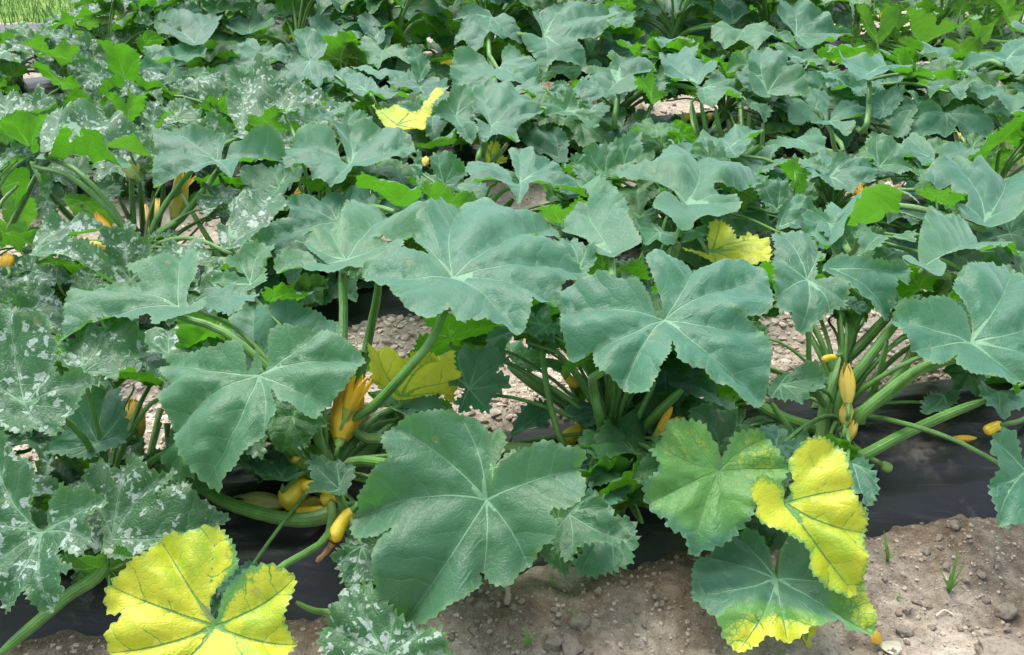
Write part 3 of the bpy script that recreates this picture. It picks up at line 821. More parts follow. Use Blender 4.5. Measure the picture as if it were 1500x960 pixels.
T('F', 'g', (1422, 503), .42, '1424,485 1412,462 1397,453 1373,447 1333,452 1310,453 1302,470 1310,493 1327,517 1347,533 1363,545 1380,537 1402,520 1395,535 1407,553 1423,560 1447,558 1467,567 1480,572 1500,563 1512,550 1522,520 1528,487 1520,450 1508,420 1493,405 1480,389 1460,392 1433,397 1407,403 1396,420 1388,437 1401,447 1418,462 1426,480',
  tilt=26, row=0, k=1., pet=[(1350, 540), (1300, 580)])
T('F', 'g', (1502, 690), .24, '1500,672 1485,640 1462,630 1450,645 1443,663 1458,683 1452,700 1450,727 1450,757 1463,777 1480,773 1505,765 1535,745 1550,700 1545,650 1525,622 1505,650', row=0, tilt=40)
T('F', 'g', (1463, 573), .22, '1437,568 1434,585 1443,600 1455,607 1470,612 1490,603 1512,600 1522,580 1505,568 1480,566', row=0)
T('F', 'g', (1383, 580), .16, '1362,577 1347,597 1352,610 1370,613 1385,606 1400,590 1402,574 1385,571', row=0)
def yl7(u, v, q): return np.clip(.34 + .34 * np.clip(v + .1, 0, 1) + .40 * np.clip(u - .05, 0, 1) - .45 * np.clip(-v - .35, 0, 1), 0, 1) - .25 * np.clip((q - .85) / .15, 0, 1)
T('F', 'g', (1053, 692), .26, '1051,680 1054,666 1047,647 1043,640 1033,623 1017,616 993,616 977,623 970,635 966,648 950,663 963,687 944,707 942,730 960,757 972,763 974,774 1000,790 1013,817 1033,810 1060,800 1083,783 1097,763 1107,743 1125,725 1147,707 1155,690 1143,667 1127,650 1115,635 1092,632 1073,639 1063,657 1056,671 1057,684',
  tilt=40, row=0, yl=yl7, label='leaf turning yellow at the top with green lower half', pet=[(1040, 650), (960, 660)])
def yl8(u, v, q): return 1.08 - .50 * np.clip((q - .93) / .07, 0, 1)
T('F', 'g', (1150, 738), .25, '1156,733 1161,726 1157,713 1163,703 1157,687 1155,677 1163,660 1180,647 1200,643 1220,653 1237,667 1241,687 1247,700 1250,727 1267,753 1268,773 1263,793 1267,813 1262,840 1253,870 1233,873 1213,863 1193,850 1185,837 1182,813 1172,797 1153,783 1140,780 1123,773 1108,760 1107,740 1097,723 1103,707 1117,697 1133,703 1150,714 1150,728',
  tilt=42, row=0, yl=yl8, label='bright yellow leaf hanging over the film edge', pet=[(1180, 710), (1215, 670)])
def yl9(u, v, q):
    return .05 + 1.35 * np.clip(1 - np.hypot((u + .25) / .55, (v + .72) / .50), 0, 1) + .95 * np.clip(1 - np.hypot((u - .80) / .45, (v + .35) / .45), 0, 1) + .9 * np.clip(1 - np.hypot((u - .15) / .3, (v + .7) / .3), 0, 1)
T('F', 'g', (1137, 849), .12, '1133,827 1130,813 1120,797 1100,783 1080,783 1060,800 1033,817 1020,830 1013,857 1015,883 1033,900 1057,923 1060,937 1077,957 1093,962 1110,952 1123,942 1140,948 1160,943 1177,937 1190,926 1197,930 1213,923 1233,927 1235,938 1263,942 1283,933 1280,907 1270,880 1260,860 1233,840 1205,818 1187,798 1172,790 1157,793 1147,810 1141,827 1140,842',
  tilt=14, row=0, yl=yl9, k=.9, label='dark leaf spreading over the soil, spotted with yellow', pet=[(1150, 800), (1190, 730)])
T('F', 'y', (1178, 950), .05, '1180,940 1172,915 1170,893 1182,878 1193,874 1202,888 1198,915 1192,938 1188,952', tilt=55, row=0, label='small folded yellow leaf lobe on the soil')
def yl10(u, v, q):
    gsin = np.clip(1 - np.abs(np.arctan2(v, u) - 1.15) / .42, 0, 1) * np.clip(1.35 - .8 * q, 0, 1)
    return 1.08 - .40 * np.clip((q - .93) / .07, 0, 1) - 1.25 * gsin * (q > .05)
T('F', 'g', (315, 918), .27, '312,905 308,892 317,870 338,853 353,837 355,823 350,807 337,793 327,777 300,775 277,782 250,787 233,797 220,810 197,827 180,843 163,863 155,883 160,900 182,903 164,917 157,933 156,955 163,980 200,990 267,997 333,992 400,975 431,950 430,930 423,907 433,873 434,853 417,840 393,832 367,837 353,847 335,863 323,883 317,903',
  tilt=36, row=0, yl=yl10, k=.4, label='large bright yellow leaf with green veins', pet=[(403, 837), (480, 785)])
T('F', 'm', (62, 780), .32, '67,768 68,755 80,733 103,710 110,722 133,715 153,723 165,740 143,755 124,760 142,773 142,787 137,800 125,820 103,813 90,806 97,827 117,830 110,843 93,847 100,870 80,887 67,903 53,890 42,862 36,875 23,890 10,902 2,885 -8,875 -25,840 -20,807 -30,790 -45,760 -20,735 5,740 -10,700 -20,655 0,640 18,640 31,651 38,673 56,683 58,705 54,730 47,753 52,772', tilt=38, row=0, k=.5)
T('F', 'm', (165, 790), .22, '123,703 147,683 173,687 200,673 220,690 253,693 258,704 242,720 232,736 252,718 277,712 287,730 307,743 331,754 333,767 320,780 300,790 250,800 230,803 190,822 160,820 150,800 148,770 140,750 127,728', tilt=30, row=0, ruffle=.8)
T('F', 'm', (36, 592), .42, '5,470 20,452 37,462 43,479 60,469 70,467 78,487 85,510 84,533 90,549 110,543 133,547 148,557 134,573 120,597 103,617 93,633 77,640 60,630 37,638 13,633 0,620 -14,602 -22,560 -30,520 -20,480', tilt=34, row=0, ruffle=2.2)
T('F', 'm', (103, 545), .40, '88,535 91,516 113,490 133,487 143,493 157,477 180,472 200,487 217,503 213,523 203,543 183,553 163,557 147,547 117,552', tilt=14, row=0, ruffle=2)
T('F', 'g', (143, 650), .26, '127,583 150,567 173,573 185,597 187,622 182,647 163,660 147,664 145,673 130,678 107,673 90,673 62,657 90,637 103,613', row=0, tilt=30)
T('F', 'g', (262, 450), .46, '272,445 277,424 287,413 295,397 290,383 267,382 243,387 220,398 198,401 187,404 205,414 200,420 163,420 133,427 110,443 99,460 93,483 88,507 98,514 112,501 123,488 147,487 160,480 180,475 197,480 217,467 223,483 230,492 247,481 267,467 287,463 303,453 297,441 280,446', row=0, tilt=14, k=.8)
T('F', 'g', (291, 439), .43, '293,427 317,422 347,427 370,437 385,440 370,447 353,460 337,467 320,457 300,453 285,444', row=0)
T('F', 'g', (367, 417), .40, '360,405 347,400 320,393 337,387 357,373 380,366 404,377 390,397 391,408 374,423 353,428 333,423 320,417 302,408 320,404', row=0)
T('F', 'g', (507, 382), .47, '497,360 500,330 510,312 530,301 570,295 610,300 637,325 630,334 613,341 607,358 585,360 573,355 545,354 573,358 592,373 570,380 545,392 523,391 511,386 495,398 480,407 450,412 427,410 404,400 413,384 447,373 465,382 485,383 465,375 445,364 430,367 445,354 473,341 498,330 500,355', row=0, tilt=10, k=1., pet=[(502, 400), (503, 480), (495, 600)])
T('F', 'g', (687, 570), .24, '680,567 667,568 652,553 650,533 663,517 687,510 717,507 733,517 749,527 738,540 727,548 742,553 741,573 720,587 717,603 700,602 690,594 683,607 670,600 667,587 679,574', row=0, tilt=42, k=.2)
T('F', 'yu', (600, 592), .22, '538,550 538,530 570,527 590,533 610,520 647,517 660,530 668,545 680,570 667,587 663,605 643,588 617,583 583,585 550,570', row=0, label='yellow leaf seen from below behind the thick stalk')
T('F', 'g', (575, 603), .20, '577,597 593,587 620,587 643,590 660,607 643,611 620,608 593,610 573,612', row=0)
T('F', 'g', (757, 530), .17, '738,507 753,502 777,510 800,520 823,533 827,550 800,542 773,543 757,534', row=0)
T('F', 'g', (800, 478), .36, '775,453 790,463 813,467 823,462 822,490 800,490 783,493 776,484', row=0)
T('F', 'g', (877, 603), .18, '870,560 893,563 917,583 934,597 910,603 885,608 880,627 860,623 837,620 827,607 840,583 860,587', row=0)
T('F', 'g', (755, 635), .14, '747,638 760,610 793,597 807,610 800,630 783,624 767,630', row=0)
T('F', 'g', (813, 755), .20, '830,750 850,727 880,727 893,747 913,773 923,790 917,798 887,803 850,810 837,828 820,817 807,803 812,778', row=0, tilt=30)
T('F', 'g', (893, 773), .15, '897,757 920,755 931,773 934,800 923,827 900,843 867,848 847,840 840,827 850,808 870,780', row=0, tilt=30)
T('F', 'g', (880, 722), .17, '860,703 877,718 900,710 923,712 920,727 903,740 893,747 867,730', row=0)
T('F', 'm', (530, 800), .20, '517,790 500,800 490,820 497,847 505,862 535,860 560,850 562,820 545,800', row=0, tilt=30)
T('F', 'm', (567, 962), .14, '533,857 510,870 500,880 483,907 470,930 474,960 495,985 567,990 650,975 656,950 650,925 632,920 600,910 570,890 550,862', row=0, tilt=28)
T('F', 'g', (1253, 672), .20, '1267,668 1280,683 1288,707 1283,727 1273,740 1267,750 1257,733 1248,717 1243,690 1247,675', row=0, tilt=35)
T('F', 'g', (1143, 563), .27, '1127,567 1137,550 1157,542 1187,538 1207,547 1208,567 1187,583 1167,592 1140,588 1126,583', row=0, tilt=24)
T('F', 'g', (987, 560), .22, '980,553 1000,556 1027,553 1043,573 1073,590 1082,600 1067,608 1043,603 1020,590 990,587', row=0)
T('F', 'g', (497, 717), .22, '452,677 473,673 500,677 520,683 513,713 493,727 473,717 450,727 457,700', row=0, tilt=20)
T('F', 'g', (430, 702), .18, '354,690 367,673 400,667 430,683 445,698 417,704 383,705 358,700', row=0)
T('F', 'g', (377, 527), .32, '340,473 363,453 390,450 420,453 443,453 473,467 500,483 503,497 480,505 440,500 393,512 367,547 357,507 343,490', row=0, tilt=26)
T('F', 'u', (330, 467), .37, '257,480 267,467 300,462 327,463 340,473 343,500 317,513 290,517 263,507', row=0)
T('F', 'u', (385, 445), .40, '383,433 400,423 430,423 450,433 457,440 440,448 413,453 393,443', row=0)
T('F', 'g', (1215, 327), .40, '1173,330 1178,314 1195,310 1225,315 1240,322 1247,340 1243,353 1230,362 1210,358 1200,347 1178,348', row=0)
T('F', 'g', (1300, 342), .40, '1253,335 1267,332 1300,338 1333,337 1342,345 1337,353 1310,350 1300,360 1290,370 1270,373 1258,365', row=0)
T('F', 'g', (1357, 388), .42, '1347,383 1343,360 1347,337 1355,331 1383,340 1417,333 1450,331 1468,340 1443,347 1420,347 1450,350 1463,360 1483,362 1494,373 1493,382 1473,383 1433,382 1407,372 1378,375 1387,387 1383,400 1373,410 1353,402 1333,397 1318,385 1337,380', row=0, tilt=6, pet=[(1390, 408), (1370, 450), (1310, 560)])
T('F', 'g', (1320, 365), .36, '1283,370 1300,357 1323,357 1333,367 1320,383 1300,392 1277,385', row=0)
T('F', 'y', (1043, 370), .33, '1037,350 1043,328 1060,327 1080,347 1100,345 1120,357 1131,373 1127,388 1100,396 1080,390 1060,395 1027,383 1002,370 1012,365 1030,370 1038,373', label='yellow leaf with green veins behind the big pale leaves', tilt=14, yl=lambda u, v, q: 1.0 - .9 * np.clip(1 - np.abs(np.arctan2(v, u) - 2.6) / .6, 0, 1), row=1)
T('V2', 'g', (700, 725), .45, '640,700 600,640 520,620 460,610 480,560 560,510 620,490 590,440 545,400 620,395 720,460 800,490 835,550 860,600 910,670 860,700 780,715 740,735', row=0, tilt=14, ruffle=1.4)
T('V2', 'g', (555, 815), .42, '370,690 440,650 510,630 580,660 640,700 640,770 590,830 540,835 490,780 430,730', row=0)
T('V2', 'u', (690, 800), .40, '640,730 700,720 730,800 680,850 620,900 585,850', row=0)
T('V2', 'u', (760, 805), .40, '730,790 800,780 900,750 930,800 950,860 860,840 780,830 720,830', row=0)
# ---- second row -------------------------------------------------------------------------------------------------
T('V1', 'g', (620, 142), .39, '598,130 585,95 560,60 520,30 485,8 560,0 640,-10 760,-5 840,20 880,40 930,60 960,100 970,130 900,145 850,140 800,150 750,165 700,190 660,175 632,155 618,190 595,240 580,282 520,270 460,245 400,215 380,185 300,165 250,170 225,110 240,80 300,40 350,15 420,12 500,30 545,70 560,115 590,135', row=1, tilt=10)
T('V4', 'g', (1190, 135), .39, '1215,100 1252,30 1180,15 1100,25 1020,20 950,-5 930,40 870,60 865,110 845,200 850,310 880,260 960,230 1020,200 1100,220 1150,200 1190,160 1210,210 1265,270 1310,240 1350,200 1420,180 1500,165 1560,150 1580,110 1540,60 1480,50 1400,60 1330,70 1280,70 1225,125', row=1, tilt=14, pet=[(1190, 200), (1010, 440), (860, 610)])
T('V1', 'g', (220, 285), .28, '100,175 240,170 370,185 375,220 330,270 280,310 180,360 100,330 30,270 10,240 40,200', row=1, tilt=20, ruffle=1.3)
T('V1', 'u', (880, 370), .34, '640,280 680,225 760,225 860,255 960,250 1000,290 1000,360 880,380 830,350 770,320 700,300', row=1, label='leaf folded up to show its bright green underside')
T('V1', 'u', (1085, 450), .34, '1000,300 1050,265 1110,290 1200,340 1320,370 1330,410 1260,430 1200,465 1110,490 1080,480 1060,420 1030,360', row=1, label='leaf folded up to show its bright green underside')
T('V1', 'g', (540, 470), .29, '80,590 150,510 280,450 250,370 400,350 520,310 640,300 740,340 760,365 600,420 560,480 500,530 400,540 300,610 240,660 150,640', row=1, tilt=20)
T('V1', 'm', (-50, 600), .33, '0,380 120,360 230,380 300,440 240,480 150,520 90,580 0,620 -60,650 -100,600 -110,520 -60,480 -50,400', row=1, tilt=14)
T('V2', 'g', (235, 325), .32, '228,300 200,260 168,190 240,188 300,195 320,215 380,210 450,260 530,310 580,360 590,400 520,410 440,375 400,385 350,400 310,370 278,350 275,400 220,445 190,410 140,370 98,375 95,345 28,340 -22,345 -72,265 -22,235 88,230 168,265 190,315 215,325', row=1, tilt=8)
T('V1', 'g', (1130, 262), .25, '1110,85 1180,110 1260,180 1260,240 1180,270 1120,280 1090,240 1050,150 1060,110', row=1)
T('V1', 'g', (1205, 275), .22, '1260,240 1370,290 1385,370 1280,360 1200,330 1150,280', row=1)
T('V1', 'g', (930, 160), .29, '900,170 960,130 990,70 1010,200 960,220 910,200', row=1)
T('V1', 'u', (1000, 60), .29, '940,40 1020,35 1100,20 1150,10 1195,40 1190,70 1120,75 1030,65 960,60', row=2)
T('V2', 'g', (1148, 450), .37, '1110,412 1040,345 960,335 900,345 820,350 730,320 708,300 740,255 860,240 960,240 1010,190 1060,170 1040,125 1100,95 1150,85 1200,105 1290,95 1400,115 1510,135 1527,170 1640,188 1740,185 1690,250 1682,305 1600,330 1500,345 1400,335 1330,335 1300,350 1310,370 1390,390 1430,420 1447,470 1420,510 1360,520 1310,555 1240,540 1180,570 1170,610 1130,640 1080,635 1040,600 1000,560 955,510 975,440 1020,390 1080,400 1115,425', row=1, tilt=14, k=.8, pet=[(1098, 640), (1060, 780)])
T('V3', 'g', (440, 222), .34, '430,190 500,200 560,240 608,262 560,275 500,260 440,232', row=1)
T('V3', 'u', (425, 260), .34, '435,200 460,240 510,280 500,350 470,410 430,390 380,290 345,240', row=1)
T('V3', 'u', (80, 355), .34, '0,340 80,345 180,345 220,410 180,450 150,490 100,430 50,380', row=1)
T('V3', 'g', (330, 475), .29, '280,320 340,310 390,340 400,420 380,470 320,485 260,440 210,370', row=1, ruffle=1.8)
T('V3', 'g', (345, 570), .31, '400,400 460,430 550,490 470,500 450,530 380,570 330,578 340,500', row=1)
T('V3', 'u', (770, 565), .33, '500,420 560,410 640,400 760,425 830,440 960,430 1040,410 1110,380 1050,430 980,480 920,550 840,575 770,572 730,575 680,520 560,460', row=1, label='wide leaf turned up, bright green underside showing')
T('V3', 'g', (620, 295), .28, '560,290 620,260 625,215 700,185 790,195 860,220 880,280 860,330 800,340 750,370 660,375 610,340', row=1, tilt=22)
T('V3', 'g', (890, 240), .28, '810,120 850,60 920,75 990,110 1020,150 1030,200 1080,230 1085,270 1000,290 930,265 890,250 850,190 820,160', row=1)
T('V3', 'g', (1205, 215), .25, '1010,130 1060,75 1120,100 1190,150 1200,195 1212,205 1230,140 1300,120 1380,140 1400,200 1340,230 1260,230 1190,260 1130,255 1080,210 1020,190', row=1)
T('V3', 'g', (1470, 545), .38, '1310,500 1300,470 1370,450 1360,410 1290,390 1270,360 1230,365 1160,350 1115,310 1150,275 1230,245 1310,225 1370,270 1420,235 1500,235 1600,260 1680,300 1720,380 1700,460 1640,540 1560,570 1480,575 1400,555 1320,550', row=1, tilt=16)
T('V3', 'u', (1200, 400), .35, '1110,380 1160,350 1230,370 1280,365 1300,395 1365,410 1370,440 1300,490 1220,440 1130,420', row=1)
T('V3', 'g', (1220, 530), .2, '1140,440 1220,440 1290,500 1310,560 1220,575 1150,540', row=1)
T('V3', 'g', (420, 80), .26, '230,170 310,110 350,80 440,70 520,40 580,60 600,130 590,190 560,220 430,190 300,190', row=1)
T('V3', 'y', (360, 10), .14, '260,60 300,0 380,-10 450,40 420,60 330,85', row=2, yl=lambda u, v, q: q * 0 + .5)
T('V2', 'u', (450, 545), .30, '340,500 380,440 440,450 480,480 560,450 600,480 520,530 440,555 380,530', row=1)
T('V2', 'g', (1000, 600), .27, '865,600 880,520 960,540 1080,600 1200,580 1260,590 1230,660 1150,700 1060,700 950,680 900,650', row=1)
T('V2', 'g', (1000, 720), .2, '930,710 1000,690 1060,720 1040,780 960,765', row=1)
T('V2', 'g', (540, 235), .27, '500,190 540,165 585,180 585,245 520,245', row=1)
T('V2', 'g', (700, 290), .32, '585,150 620,130 700,110 770,110 780,200 770,260 720,292 660,290 630,250 590,260 585,200', row=1, ruffle=1.5)
T('V2', 'g', (800, 240), .33, '770,100 840,60 890,38 905,80 900,160 850,220 790,247 775,160', row=1, tilt=40)
T('V2', 'g', (640, 385), .25, '530,260 620,250 660,300 710,350 715,390 640,402 590,360 540,310', row=1)
T('V4', 'm', (165, 655), .33, '220,540 320,480 420,480 520,500 600,540 540,555 440,560 390,590 430,630 540,650 620,720 620,800 560,790 490,760 460,780 430,720 340,690 220,680 160,645', row=1, tilt=16)
T('V4', 'u', (320, 690), .30, '220,685 320,665 440,740 420,755 330,750 260,720', row=1)
T('V4', 'm', (720, 790), .27, '580,580 640,520 720,505 790,560 845,640 810,740 740,792 650,815 615,740 600,650', row=1, tilt=38, ruffle=.7)
T('V4', 'm', (1010, 690), .31, '820,710 860,650 940,600 1030,600 1060,565 1110,590 1180,700 1100,690 1030,685 960,690 860,740', row=1)
T('V4', 'm', (180, 960), .28, '0,880 80,860 180,800 280,830 310,900 370,940 380,1000 300,1080 200,1010 0,1000', row=1, ruffle=1.)
T('R4', 'm', (180, 420), .27, '0,370 100,340 130,290 200,280 250,350 300,400 280,460 260,560 230,480 130,440 60,400', row=1)
T('V4', 'm', (480, 845), .26, '390,800 450,760 560,790 590,830 520,850 430,850', row=1)
T('V4', 'u', (100, 250), .31, '0,230 60,180 160,210 150,320 200,430 150,520 60,520 0,450', row=1)
T('V4', 'u', (460, 360), .22, '330,360 400,320 520,340 620,380 640,480 560,530 440,470 380,420', row=1)
T('V4', 'm', (480, 300), .30, '390,210 470,240 600,230 670,290 660,340 580,370 520,310 430,260', row=1, ruffle=2)
T('V4', 'm', (260, 350), .27, '250,210 320,220 300,280 270,330 320,400 330,470 290,510 230,440 190,390 210,290', row=1)
T('V4', 'm', (400, 200), .30, '260,190 340,140 430,120 510,170 520,230 440,240 330,220', row=1)
T('W1', 'm', (195, 855), .41, '218,835 230,720 270,640 330,620 370,640 410,650 430,700 450,650 540,650 600,670 660,680 720,720 840,760 850,830 790,870 730,890 600,850 540,832 460,822 370,832 300,842', row=1, tilt=12, ruffle=1.8)
T('W1', 'u', (170, 825), .41, '0,660 60,640 140,640 250,640 220,720 200,780 220,830 160,840 100,790 0,790', row=1)
T('W1', 'u', (200, 870), .40, '180,860 260,860 330,790 450,760 380,830 430,815 540,830 640,880 720,910 680,940 600,960 520,880 440,860 330,870 230,950 195,900', row=1)
T('W1', 'm', (30, 870), .40, '-30,900 0,850 60,800 140,800 180,850 100,850 40,900 0,960 -50,960', row=1)
T('W1', 'u', (100, 860), .40, '0,900 90,830 160,860 90,900 30,960', row=1)
T('W1', 'm', (1250, 745), .34, '1110,605 1190,620 1270,690 1305,700 1280,740 1260,790 1200,745 1140,690', row=1)
T('W2', 'm', (20, 705), .37, '-65,480 -20,430 50,415 130,440 150,460 200,470 270,500 260,530 190,560 160,600 140,650 60,660 30,695 90,760 80,800 40,830 -10,810 -40,770 0,715 -60,620 -60,540', row=1, tilt=18)
T('W2', 'm', (250, 605), .35, '160,590 230,540 310,520 420,530 490,590 420,580 320,600 240,630', row=1)
T('W2', 'g', (500, 610), .33, '350,655 420,620 500,590 590,585 610,600 560,640 500,650 430,660', row=1)
T('W2', 'g', (600, 680), .24, '570,660 620,610 700,640 740,680 700,705 590,702', row=1)
T('W2', 'u', (150, 700), .34, '45,700 90,650 170,625 250,640 220,700 300,710 370,765 260,740 150,730 80,730', row=1)
# ---- third row --------------------------------------------------------------------------------------------------
T('W4', 'g', (1075, 622), .28, '1060,605 1040,582 960,580 890,630 870,690 885,770 920,780 970,765 1040,785 1090,770 1110,720 1140,710 1170,750 1240,745 1290,775 1335,770 1335,700 1300,640 1250,610 1180,590 1090,605', row=2, tilt=30, pet=[(1120, 720), (1130, 800)])
T('W4', 'g', (1260, 605), .27, '1250,610 1330,575 1420,600 1430,650 1420,690 1350,680 1310,640', row=2)
T('W4', 'g', (428, 668), .29, '408,645 390,620 300,590 290,575 330,540 390,515 420,530 425,560 420,620 436,650 450,610 520,560 590,565 615,640 560,665 490,665 550,700 555,730 510,770 470,730 440,690 400,710 370,680 310,665 270,690 210,705 190,650 230,620 300,615 380,650', row=2, tilt=16, pet=[(435, 720), (470, 840)])
T('W4', 'g', (90, 512), .33, '100,507 105,530 60,535 10,510 -20,440 -15,380 0,300 80,260 140,290 200,330 200,370 260,400 295,450 290,500 305,550 270,575 200,545 130,522', row=2, tilt=34)
T('W4', 'g', (5, 560), .31, '0,540 60,570 110,600 100,640 65,680 30,630 0,600 -30,560', row=2)
T('W4', 'g', (290, 330), .29, '90,260 170,280 260,290 340,300 430,360 400,375 320,390 270,410 300,360 170,320', row=2)
T('W4', 'g', (650, 400), .34, '430,320 500,330 600,330 650,340 700,320 740,350 790,350 870,340 960,330 1020,345 940,375 870,395 850,425 790,400 720,410 670,430 640,465 590,455 540,430 480,360', row=2, pet=[(650, 480), (620, 720)])
T('W4', 'g', (410, 395), .32, '360,400 400,385 480,390 530,430 545,465 500,470 440,450 390,440', row=2)
T('W4', 'u', (1000, 400), .32, '860,420 920,390 1000,390 1060,400 1120,420 1130,450 1050,440 950,445', row=2)
T('W4', 'g', (1140, 385), .30, '1090,390 1140,370 1230,390 1300,440 1300,475 1200,440', row=2)
T('W4', 'g', (1400, 330), .35, '1160,375 1190,320 1260,290 1360,290 1390,250 1480,215 1560,220 1600,260 1580,330 1500,350 1500,410 1400,405 1390,350 1330,325 1280,340 1220,370', row=2)
T('W4', 'g', (1090, 470), .32, '970,460 1000,440 1080,455 1180,450 1235,465 1180,490 1190,530 1140,545 1070,515 1000,535 980,555 965,510', row=2)
T('W4', 'g', (1400, 500), .33, '1190,490 1250,470 1330,470 1390,470 1400,495 1430,515 1500,520 1560,560 1540,600 1440,600 1380,570 1320,530 1290,555 1230,530', row=2)
T('W4', 'g', (880, 605), .24, '740,650 800,600 880,570 920,600 890,640 875,720 820,770 750,730', row=2, tilt=34)
T('W4', 'g', (730, 605), .25, '640,560 700,500 800,490 840,530 800,590 740,640 650,640', row=2, ruffle=2)
T('W3', 'g', (75, 692), .29, '60,670 -30,560 -20,500 60,485 130,500 200,510 260,540 330,600 360,645 300,680 230,690 215,730 222,785 150,780 90,770 40,795 0,760 0,700 -20,650', row=2, tilt=22, pet=[(20, 800), (10, 890)])
T('W3', 'g', (200, 480), .27, '130,500 200,465 300,460 350,490 375,540 300,540 240,510', row=2)
T('W2', 'g', (1190, 640), .28, '1060,640 1110,570 1150,560 1180,510 1250,500 1290,560 1280,620 1300,640 1260,650 1300,700 1320,770 1250,800 1200,760 1180,700 1130,670', row=2, tilt=24)
T('W3', 'g', (480, 612), .29, '365,560 400,540 470,560 500,510 540,540 545,590 620,620 660,670 650,710 600,730 550,700 520,655 430,640 370,650', row=2)
T('W3', 'g', (440, 865), .25, '240,760 310,710 400,700 480,740 500,800 490,860 500,910 430,890 380,840 330,850 290,820', row=2)
T('W3', 'g', (765, 457), .33, '745,440 700,410 580,430 570,405 620,395 700,390 740,350 820,320 880,260 920,280 930,340 980,400 930,440 860,420 870,470 870,520 800,530 700,540 650,480 680,440 740,452', row=2, tilt=18, pet=[(770, 530), (750, 690)])
T('W3', 'u', (955, 558), .31, '860,430 930,440 970,410 985,500 1045,510 1000,550 960,568 920,520 880,500', row=2, pet=[(950, 600), (890, 700)])
T('W3', 'g', (1205, 455), .33, '915,310 960,280 1030,290 1140,310 1200,340 1310,380 1300,410 1250,420 1210,460 1180,435 1120,440 1050,435 1010,400', row=2)
T('W3', 'g', (1240, 482), .32, '1060,490 1080,455 1150,445 1220,470 1260,440 1330,415 1400,440 1410,480 1440,520 1430,555 1360,560 1290,585 1220,575 1190,540 1200,495 1150,468', row=2, pet=[(1170, 580), (1215, 760)])
T('W3', 'g', (1050, 215), .32, '960,240 990,210 1050,200 1100,225 1180,250 1170,265 1080,245 1000,250', row=2)
T('W3', 'u', (1300, 320), .31, '1200,300 1280,315 1340,340 1440,370 1400,430 1360,420 1330,360', row=2)
T('W3', 'g', (640, 575), .25, '590,580 700,560 720,620 650,640', row=2)
T('W3', 'g', (460, 460), .22, '395,500 430,445 480,440 500,480 440,540 400,545', row=2)
T('W3', 'g', (110, 362), .25, '100,370 60,350 30,330 -60,330 -120,350 -140,410 -130,490 0,490 200,475 320,480 350,440 340,390 330,350 270,300 200,285 140,300 130,335', row=2, tilt=16, pet=[(60, 300), (90, 420)])
T('W2', 'g', (985, 462), .2, '920,270 970,255 1040,330 1050,380 1000,445 975,440 940,350', row=2)
T('W2', 'g', (650, 370), .2, '610,370 700,350 760,400 860,380 940,400 830,450 760,450 680,420', row=2)
T('W2', 'g', (990, 475), .21, '820,470 880,400 960,410 980,450 1010,440 1090,440 1150,490 1150,520 1060,540 960,530 880,520', row=2)
T('W2', 'g', (700, 500), .28, '570,435 620,440 670,425 740,460 780,500 860,520 950,540 880,570 790,575 720,550 640,520 610,500', row=2)
T('W2', 'y', (870, 690), .31, '735,580 780,605 850,590 900,600 990,620 1050,550 1100,510 1170,510 1110,570 1060,620 1030,680 1020,720 960,740 880,750 830,780 830,720 780,670', row=2, label='curled pale yellow leaf', yl=lambda u, v, q: 1 - .8 * np.clip((u - .45) * 3, 0, 1))
T('W2', 'g', (390, 335), .26, '330,290 320,200 390,190 480,230 470,300 430,325 480,350 530,400 545,450 490,480 430,525 390,490 375,470 340,520 240,480 170,440 250,370 300,310 370,320', row=2, tilt=26)
T('W1', 'm', (1100, 405), .23, '990,430 1060,370 1170,370 1230,430 1240,520 1150,580 1050,560 1000,500', row=2, ruffle=2)
T('W1', 'u', (1200, 620), .29, '1150,560 1210,540 1280,560 1290,640 1230,640 1170,610', row=2)
T('W1', 'u', (700, 695), .37, '570,520 640,560 690,590 690,505 760,520 795,540 780,620 740,660 700,705 670,680 620,600', row=2)
T('W1', 'm', (30, 650), .34, '0,545 80,550 190,600 140,640 50,650 0,660 -60,620', row=2)
T('W1', 'm', (520, 400), .30, '380,370 420,320 490,310 560,360 640,410 600,440 560,470 540,510 510,550 460,490 420,430', row=2)
T('W1', 'u', (430, 540), .27, '340,600 360,520 430,490 490,540 530,600 520,640 420,650 330,620', row=2)
T('W1', 'u', (330, 450), .29, '170,370 250,390 330,430 390,430 440,490 350,510 300,490 250,440', row=2)
T('W1', 'u', (690, 470), .31, '510,260 580,250 640,240 720,290 760,340 750,430 720,480 690,450 640,420 590,360 560,300', row=2)
T('W1', 'm', (960, 680), .32, '870,600 960,570 1060,590 1110,660 1130,740 1080,700 960,670 920,690', row=2)
T('W1', 'm', (840, 690), .31, '790,600 840,560 885,570 870,640 840,700 780,680', row=2, tilt=36)
T('W1', 'u', (840, 730), .31, '830,720 880,660 970,628 930,660 880,700', row=2)
T('V2', 'y', (70, 190), .20, '40,130 95,105 130,150 155,215 110,238 50,232 20,190', row=2, tilt=30, label='yellow leaf behind two upright stalks')
T('W4', 'y', (1450, 800), .16, '1390,800 1440,770 1500,800 1560,860 1550,960 1480,960 1430,900', row=2, tilt=30, yl=lambda u, v, q: q * 0 + .6)
